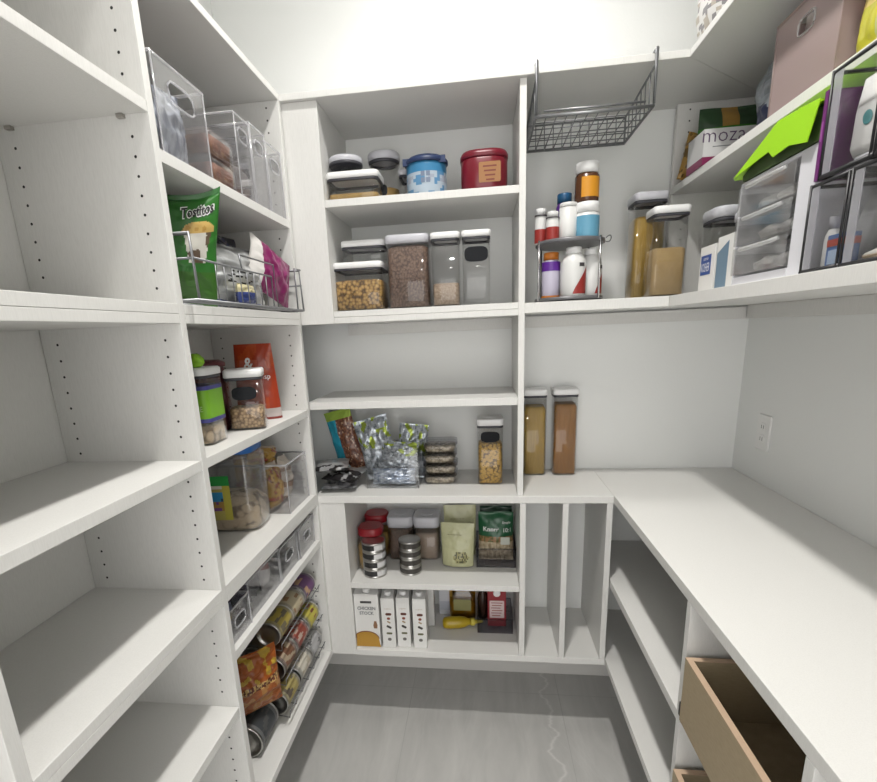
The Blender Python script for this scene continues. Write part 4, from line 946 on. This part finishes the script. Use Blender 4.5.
for k in range(2):
    t = thing('cookie_pack', ['lower clear pack of brown cookies between the tall clear bins', 'upper clear pack of brown cookies between the tall clear bins'][k], 'packet', (-.640, 1.205, ZA + .001 + .0555 * k), 0, 'brown cookie packs')
    m = MB(); m.rrect([(.118, .112, .012, 0), (.124, .118, .014, .004), (.124, .118, .014, .043), (.112, .106, .012, .053)]); m.build('clear_shell', CLEAR2, t)
    m = MB(); m.rrect([(.110, .104, .012, .003), (.114, .108, .012, .040), (.09, .085, .012, .043)]); stuff(m.build('contents', speck('cookie_brown', (.07, .025, .012), (.30, .17, .09), 45, .6, kind='noise', c3=(.17, .06, .03)), t))
lbin('clear tall bin in the middle of the highest left shelf', 1.276, 1.356, ZA, .183, slot=(.05, .03, .142))
mb = bagmesh(.06, .11, .05, 220, lambda u, v: (.36, .27, .18) if v > .25 else (.20, .06, .05), .004); bagthing('snack_pouch', 'tan pouch inside the middle clear bin', 'pouch', mb, PRINT, (-.64, 1.316, ZA + .004), PI / 2)
lbin('clear tall bin second from the far end of the highest left shelf', 1.362, 1.452, ZA, .190, slot=(.05, .03, .145))
lbin('clear tall bin at the far end of the highest left shelf', 1.458, 1.562, ZA, .178, slot=(.06, .032, .13))
mb = bagmesh(.06, .10, .05, 221, lambda u, v: (.28, .17, .14) if v < .4 else (.5, .47, .45), .004); bagthing('snack_pouch', 'brown and grey pouch in the second clear bin from the far end', 'pouch', mb, PRINT, (-.64, 1.407, ZA + .004), PI / 2)

# ================= left corner unit, shelf B: wire basket of snack bags
ZBK = 1.5395
t = thing('wire_basket', 'grey wire basket full of snack bags on the left corner shelf', 'basket', (0, 0, ZBK))
x0, x1, y0, y1 = -.85, -.548, .955, 1.562
m = MB(); m.tube([(x1, y0, .006), (x1, y1, .006), (x0, y1, .006), (x0, y0, .006)], .003, 0, 8, True)
m.build('base_frame', GREYW, t)
m = MB()
for y, zt_ in ((y0 + .008, .13), (y1, .125)):
    m.tube([(x1, y, .006), (x1 - .004, y, zt_), (x0, y, zt_), (x0, y, .006)], .0028, 0, 8); m.rod((x1, y, zt_ - .045), (x0, y, zt_ - .045), .0024, 0, 8)
m.tube([(x1, y1 - .05, .006), (x1, y1 - .05, .125), (x1, y1, .125)], .0024, 0, 8)
m.tube([(x0, y0 + .008, .125), (x0, y1, .125)], .0026, 0, 8)
m.tube([(x1, y0 + .008, .085), (x1, y1 - .23, .085), (x1, y1 - .23, .006)], .0022, 0, 8); m.tube([(x1, y0 + .21, .085), (x1 - .004, y0 + .21, .118), (x1 - .004, y1 - .20, .118), (x1, y1 - .20, .006)], .0018, 0, 8)
m.build('side_frame', GREYW, t)
m = MB()
for k in range(1, 9):
    y = y0 + .05 + (y1 - .23 - y0 - .05) * k / 9; m.rod((x1, y, .006), (x1, y, .086), .0013)
for k in range(1, 8): x = x0 + (x1 - x0) * k / 8; m.rod((x, y0, .006), (x, y1, .006), .0016)
m.build('mesh_wire', GREYW, t)
def p_tost(u, v):
    if v > .94: return (.02, .13, .02)
    c = ((u - .82) / .15, (v - .655) / .09)
    if c[0] ** 2 + c[1] ** 2 < 1 and v > .64: return (.50, .33, .10) if noise.noise(Vector((u * 20, v * 20, 1.))) > -.2 else (.40, .23, .05)
    if .38 < v <= .655 and abs(u - .815) < .075 + (v - .38) * .20: return (.55, .53, .48) if noise.noise(Vector((u * 9, v * 8, 2.))) < .12 else (.10, .065, .04)
    if u < .40 and (.36 < v < .70 or .73 < v < .86): return (.50, .52, .50) if int(v * 60) % 3 else (.22, .30, .22)
    return (.022, .135, .016) if v > .3 else (.035, .12, .012)
TW, TH = .22, .257
mb = bagmesh(TW, TH, .07, 230, p_tost, .003, nu=84, nv=100, pinch=.05, top=lambda u: .84 + .16 * u ** 4)
o = bagthing('tortilla_chip_bag', 'green tortilla chip bag standing in the wire basket by the upright', 'bag', mb, PRINT, (-.692, 1.068, ZBK + .016), .50, (.04, .15))
bagtext(o, mb, 'Tostitos', .805, .835, TW, TH, .068, WINK, 'lettering_outline', bold=.06, height=.030, slope=.12)
bagtext(o, mb, 'Tostitos', .805, .835, TW, TH, .064, INK, 'lettering', bold=.03, off=.0028, height=.025, slope=.12)
def p_dkbag(u, v):
    k = noise.noise(Vector((u * 9, v * 8, 6.))); return (.02, .02, .035) if k < .15 else ((.25, .24, .25) if k < .4 else (.06, .07, .18))
def p_sil(u, v):
    k = noise.noise(Vector((u * 6, v * 6, 3.)))
    if v < .07: return (.08, .10, .30)
    if .3 < v < .52 and .35 < u < .75 and noise.noise(Vector((u * 22, v * 22, 3.))) > .1: return (.03, .03, .03)
    return lerp((.16, .17, .18), (.62, .63, .63), min(1, max(0, .62 + k)))
def p_pur(u, v):
    k = noise.noise(Vector((u * 7, v * 7, 8.)))
    if v > .80: return (.62, .60, .58)
    return (.19, .008, .09) if k < .25 else (.26, .03, .14)
mb = bagmesh(.27, .20, .06, 240, p_dkbag, .01); bagthing('chip_bag', 'black and navy chip bag at the back of the wire basket', 'bag', mb, PRINT, (-.715, 1.345, ZBK + .012), PI / 2 - .2, (-.1, 0))
mb = bagmesh(.27, .150, .075, 241, p_sil, .012); bagthing('chip_bag', 'crumpled silver chip bag in the middle of the wire basket', 'bag', mb, PRINTM, (-.632, 1.262, ZBK + .014), PI / 2 - .25, (-.1, .05))
mb = bagmesh(.135, .22, .045, 242, p_pur, .006, pinch=.0); bagthing('chip_bag', 'magenta and silver chip bag leaning towards the far end of the basket', 'bag', mb, PRINT, (-.580, 1.538, ZBK + .074), PI / 2 - .10, (0, -1.28))
mb = bagmesh(.10, .075, .05, 243, lambda u, v: (.42, .07, .02), .004); bagthing('chip_bag', 'small orange red bag low beside the green chip bag', 'bag', mb, PRINT, (-.70, 1.10, ZBK + .012), PI / 2 - .6)
mb = bagmesh(.09, .05, .04, 244, lambda u, v: (.03, .05, .20) if v < .6 else (.55, .5, .3), .004); bagthing('chip_bag', 'little blue and gold packet under the silver bag', 'bag', mb, PRINT, (-.59, 1.26, ZBK + .012), PI / 2)
t = thing('yellow_box', 'small yellow box showing above the silver bag at the back of the shelf', 'box', (-.80, 1.52, ZBK + .011), PI / 2)
m = MB(); m.box(-.03, .03, -.03, .03, 0, .165); m.build('box_body', plain('yellow_card', (.55, .40, .01), .4), t, .001)
m = MB(); m.box(-.02, .02, -.0306, -.0302, .11, .13); m.build('printed_band', plain('yellow_print', (.35, .2, .02), .4), t)

# ================= left corner unit, shelf C
ZS = 1.2305
t = canister('nut_jar', 'square jar with bright green label and blue bands beside the upright', (-.665, 1.095, ZS), .092, .092, .178, .045, NUTS, .05, .016, LIDW, .022, cat='jar')
m = MB(); m.rrect([(.0935, .0935, .016, .062), (.0935, .0935, .016, .128)], cap0=False, cap1=False); m.build('green_label', plain('label_green', (.17, .40, .02), .4), t)
for z in (.054, .128): m = MB(); m.rrect([(.094, .094, .016, z), (.094, .094, .016, z + .009)], cap0=False, cap1=False); m.build('blue_band', plain('label_blue', (.05, .05, .22), .4), t)
text('lettering', 'VALUE', .045, plain('pale_green_print', (.50, .65, .35), .5), t, (.012, -.0474, .086), FRONT, .012)
m = MB(); m.lathe([(.010, 0), (.010, .0004), (.008, .0004), (.008, 0)], 20, cap0=False, cap1=False); m.build('round_mark', plain('dark_green_print', (.05, .16, .02), .5), t, loc=(.012, -.0474, .112), rot=(PI / 2, 0, 0))
mb = crumple(.04, .03, .03, 250, lambda u, v: (.24, .50, .02), .2); tag(mb.build('green_clip', CARD, None, loc=(-.637, 1.064, ZS + .1795)), 'lime green clip lying on the lid of the green labelled jar', 'clip')
t = thing('maroon_canister', 'dark maroon tin with lid behind the green labelled jar', 'canister', (-.745, 1.245, ZS))
m = MB(); m.lathe([(.066, 0), (.068, .003), (.068, .165), (.066, .168)], 28); m.build('tin_body', plain('maroon_tin', (.07, .012, .018), .35), t)
m = MB(); m.lathe([(.0705, .1685), (.072, .17), (.072, .180), (.06, .186), (.02, .188)], 28); m.build('lid', plain('maroon_lid', (.10, .015, .02), .4), t)
canister('food_canister', 'clear square canister of oat grain with dark oval tag on the left shelf', (-.632, 1.278, ZS), .094, .085, .160, .058, GRAIN, .33, .014, LIDW, .026, tagm=(.062, .034, .098))
def p_red(u, v):
    if v < .16: return (.50, .44, .42) if v > .035 else (.22, .03, .02)
    if .72 < v < .78 and .15 < u < .6: return (.42, .10, .06)
    return (.33, .035, .008) if noise.noise(Vector((u * 3, v * 3, 3.))) < .2 else (.40, .06, .012)
mb = bagmesh(.135, .222, .075, 260, p_red, .003, stand=True, pinch=.18)
o = bagthing('snack_bag', 'orange red stand-up bag at the far end of the left shelf', 'bag', mb, PRINT, (-.668, 1.425, ZS), .12)
bagtext(o, mb, '2X', .42, .80, .135, .222, .03, WINK, height=.022) if 0 else bagtext(o, mb, '&', .40, .74, .135, .222, .034, WINK, bold=.02)
bagtext(o, mb, 'crisp', .75, .56, .135, .222, .04, WINK)

# ================= left corner unit, shelf D
ZD = .9355
t = thing('nut_tub', 'big clear plastic tub of cashews with colourful label beside the upright', 'tub', (-.722, 1.298, ZD), .10)
w, d, h = .185, .135, .225
m = MB(); m.rrect([(w - .03, d - .03, .03, 0), (w - .004, d - .004, .036, .008), (w, d, .036, .02), (w, d, .036, h - .012), (w - .016, d - .016, .03, h), (w - .02, d - .02, .03, h), (w - .006, d - .006, .034, h - .014), (w - .006, d - .006, .034, .01)], seg=7); m.build('tub_body', TUBC, t)
m = MB(); m.rrect([(w - .03, d - .03, .03, .004), (w - .008, d - .008, .033, .02), (w - .008, d - .008, .033, .075), (w - .05, d - .05, .03, .10), (w - .12, d - .11, .01, .102)], seg=7); stuff(m.build('contents', NUTS, t))
m = MB(); m.rrect([(w - .016, d - .016, .03, h + .0003), (w - .01, d - .01, .032, h + .002), (w - .01, d - .01, .032, h + .022), (w - .03, d - .03, .03, h + .026)], seg=7); m.build('screw_lid', plain('lid_blue', (.02, .13, .42), .35), t)
m = MB(); N = 14; X0, X1, Za, Zb = -.078, .022, .04, .168
vs = []; fs = []; cols = []
def p_lab(u, v):
    if v > .82: return (.02, .28, .05) if u > .42 else (.015, .08, .03)
    if u > .80: return (.45, .40, .06)
    if v > .7: return (.20, .26, .12) if int(v * 40) % 2 else (.6, .6, .5)
    if .42 < v < .66: return (.03, .25, .50) if noise.noise(Vector((u * 6, v * 9, 3.))) > -.15 else (.02, .07, .12)
    if .20 < v <= .42: return (.16, .06, .22) if noise.noise(Vector((u * 8, v * 8, 6.))) > 0 else (.35, .20, .05)
    return (.42, .36, .10)
for j in range(N + 1):
    for i in range(N + 1): vs.append((X0 + (X1 - X0) * i / N, -d / 2 - .0006, Za + (Zb - Za) * j / N))
for j in range(N):
    for i in range(N): a = j * (N + 1) + i; fs.append((a, a + 1, a + N + 2, a + N + 1)); cols.append(p_lab((i + .5) / N, (j + .5) / N))
m.add(vs, fs, 0, cols); m.build('paper_label', CARD, t)
lbin('clear bin of wrapped pasta bags at the far end of the left middle shelf', 1.385, 1.560, ZD, .155, .22, -.590)
def p_past(seed):
    def f(u, v):
        k = noise.noise(Vector((u * 8 + seed, v * 10, seed)))
        if v > .90 or v < .06: return (.52, .44, .36)
        return (.42, .25, .05) if k > -.1 else ((.20, .09, .03) if k > -.35 else (.35, .06, .04))
    return f
for k, (x, y, z, w, h, rz, ty, lab) in enumerate(((-.655, 1.432, .004, .07, .15, PI / 2 - .15, -.05, 'golden pasta bag upright at the near end of the pasta bin'), (-.655, 1.51, .004, .07, .15, PI / 2, .05, 'brown and white pasta bag upright at the far end of the pasta bin'), (-.70, 1.455, .13, .13, .07, PI / 2 - .3, .2, 'golden pasta bag lying across the top of the pasta bin'), (-.745, 1.45, .004, .09, .18, PI / 2 - .5, 0, 'dark red pasta bag standing behind the others in the bin'))):
    pf = p_past(k * 3.3 + 1) if k != 1 else (lambda u, v: (.52, .46, .40) if (int(v * 9) % 3) else (.24, .13, .07))
    mb = bagmesh(w, h, .065, 270 + k, pf, .007); bagthing('pasta_bag', lab, 'bag', mb, PRINT, (x, y, ZD + z), rz, (-.02, ty), 'bags in the pasta bin')

# ================= left corner unit, shelf E
ZE = .7665
lbin('low clear bin with handle nearest the upright on the shallow left shelf', .952, 1.060, ZE, .085, .26, -.586, slot=(.05, .026, .045))
lbin('clear bin of dark pouches in the middle of the shallow left shelf', 1.066, 1.262, ZE, .105, .26, -.590)
lbin('empty clear bin with handle hole on the shallow left shelf', 1.268, 1.412, ZE, .10, .26, -.590, slot=(.055, .028, .055))
lbin('clear bin with handle hole at the far end of the shallow left shelf', 1.418, 1.560, ZE, .10, .26, -.586, slot=(.055, .028, .055))
ORD = ['first', 'second', 'third', 'fourth', 'fifth']
for k in range(5):
    mb = bagmesh(.20, .10, .02, 280 + k, (lambda u, v, k=k: (.035, .025, .045) if v < .72 else ((.30, .28, .33) if k % 2 else (.16, .05, .07))), .003)
    bagthing('drink_pouch', f'{ORD[k]} dark purple pouch from the near side in the clear middle bin', 'pouch', mb, PRINTM, (-.725, 1.088 + .030 * k, ZE + .004), 0, (0, 0), 'dark pouches in the clear bin')
mb = bagmesh(.035, .095, .04, 290, lambda u, v: (.48, .46, .46) if v < .6 else (.22, .05, .05), .004); bagthing('drink_pouch', 'pale pouch with red top at the far side of the clear middle bin', 'pouch', mb, PRINT, (-.63, 1.238, ZE + .004), PI / 2)
for k in range(3):
    mb = bagmesh(.03, .06, .02, 295 + k, lambda u, v: (.16, .17, .24), .003); bagthing('sachet', f'{ORD[k]} slate blue sachet in the bin nearest the upright', 'sachet', mb, PRINTM, (-.63, .978 + .028 * k, ZE + .004), PI / 2, (0, 0), 'slate sachets')

# ================= left corner unit, bottom shelf: rack of cans
ZG = .3145
t = thing('can_rack', 'tiered grey wire rack of food cans on the bottom left shelf', 'rack', (0, 0, ZG))
ry0, ry1, rx0, rx1 = 1.205, 1.555, -.86, -.600; TZ = (.03, .143, .262); sl = .03
m = MB()
for y in (ry0, ry1): m.tube([(rx1 - .10, y, .004), (rx1 - .10, y, .40), (rx0, y, .42), (rx0, y, .004)], .0022, 0, 8, True)
m.build('end_frame', GREYW, t)
for z in TZ:
    m = MB()
    for k in range(7): y = ry0 + .005 + (ry1 - ry0 - .01) * k / 6; m.tube([(rx0, y, z + sl + .01), (rx1 + .012, y, z - .002), (rx1 + .014, y, z + .022)], .0015)
    m.rod((rx1 + .016, ry0, z + .022), (rx1 + .016, ry1, z + .022), .0018); m.rod((rx0, ry0, z + sl + .008), (rx0, ry1, z + sl + .008), .0026); m.build('sloping_tier', GREYW, t)
def p_can(base, alt, seed, split=.0):
    def f(u, i, p):
        k = noise.noise(Vector((math.cos(u * 2 * PI) * 2.2 + seed, math.sin(u * 2 * PI) * 2.2, p[1] * 22)))
        if abs(i - 3.5) > 3.2: return tuple(c * .5 + .1 for c in base)
        return alt if k > .12 + split else base
    return f
cans = [ # y, tier, row, base, alt, label
    (1.268, 2, 0, (.36, .28, .05), (.12, .10, .06), 'can with yellow label at the near end of the top tier, front row'),
    (1.368, 2, 0, (.42, .36, .24), (.24, .13, .06), 'tan labelled can in the middle of the top tier, front row'),
    (1.481, 2, 0, (.12, .04, .14), (.45, .28, .16), 'purple labelled can at the far end of the top tier'),
    (1.270, 1, 0, (.16, .07, .035), (.34, .27, .19), 'brown labelled can on the middle tier beside the orange pack'),
    (1.378, 1, 0, (.26, .05, .03), (.42, .32, .27), 'red labelled can in the centre of the middle tier'),
    (1.491, 1, 0, (.42, .37, .05), (.22, .07, .03), 'can with yellow label and brown oval at the far end of the middle tier'),
    (1.262, 0, 0, (.34, .28, .10), (.10, .08, .06), 'can showing its bare end at the near end of the bottom tier'),
    (1.380, 0, 0, (.55, .52, .44), (.40, .36, .28), 'cream labelled can in the middle of the bottom tier'),
    (1.493, 0, 0, (.40, .40, .41), (.10, .10, .10), 'grey and black spotted can at the far end of the bottom tier'),
    (1.275, 0, 1, (.04, .045, .05), (.07, .07, .07), 'dark can in the second row at the near end of the bottom tier'),
    (1.30, 2, 1, (.16, .05, .03), (.06, .03, .02), 'dark red can in the second row of the top tier'),
    (1.413, 2, 1, (.30, .22, .12), (.15, .09, .05), 'brown can in the second row of the top tier'),
    (1.300, 1, 1, (.22, .18, .12), (.1, .08, .06), 'dark olive can in the second row of the middle tier'),
    (1.413, 1, 1, (.35, .30, .22), (.2, .12, .08), 'buff can in the second row of the middle tier')]
for k, (y, tr, row, c1, c2, lab) in enumerate(cans):
    r = .0375; xx = rx1 - .027 - row * .0765; zz = ZG + TZ[tr] + sl * (rx1 - xx) / (rx1 - rx0) + r + .0042 + .004 * row
    tin('food_can', lab, (xx, y, zz), r, .108, p_can(c1, c2, k * 2.7), 0, 'cans in the wire rack', 'y')
def p_ramen(u, v):
    k = noise.noise(Vector((u * 8, v * 8, 4.)))
    if .44 < v < .54: return (.10, .02, .01) if noise.noise(Vector((u * 30, v * 22, 4.))) > 0 else (.5, .33, .12)
    if v >= .54: return (.30, .075, .012) if k < .15 else (.42, .27, .03)
    return (.27, .08, .02) if k < .15 else (.34, .17, .06)
tin('food_can', 'big dark can lying on the shelf under the orange noodle pack', (-.668, 1.140, ZG + .0505), .05, .115, p_can((.04, .045, .05), (.07, .07, .07), 51.), 0, None, 'y')
tin('food_can', 'second big dark can lying deeper behind the first one', (-.771, 1.140, ZG + .0505), .05, .115, p_can((.05, .045, .045), (.09, .07, .06), 57.), 0, None, 'y')
mb = bagmesh(.195, .180, .075, 300, p_ramen, .010, pinch=.02, nu=56, nv=64); bagthing('noodle_pack', 'orange wrapped noodle pack lying on the dark cans beside the can rack', 'packet', mb, PRINT, (-.665, 1.128, ZG + .112), PI / 2 - .75, (-.06, 0))
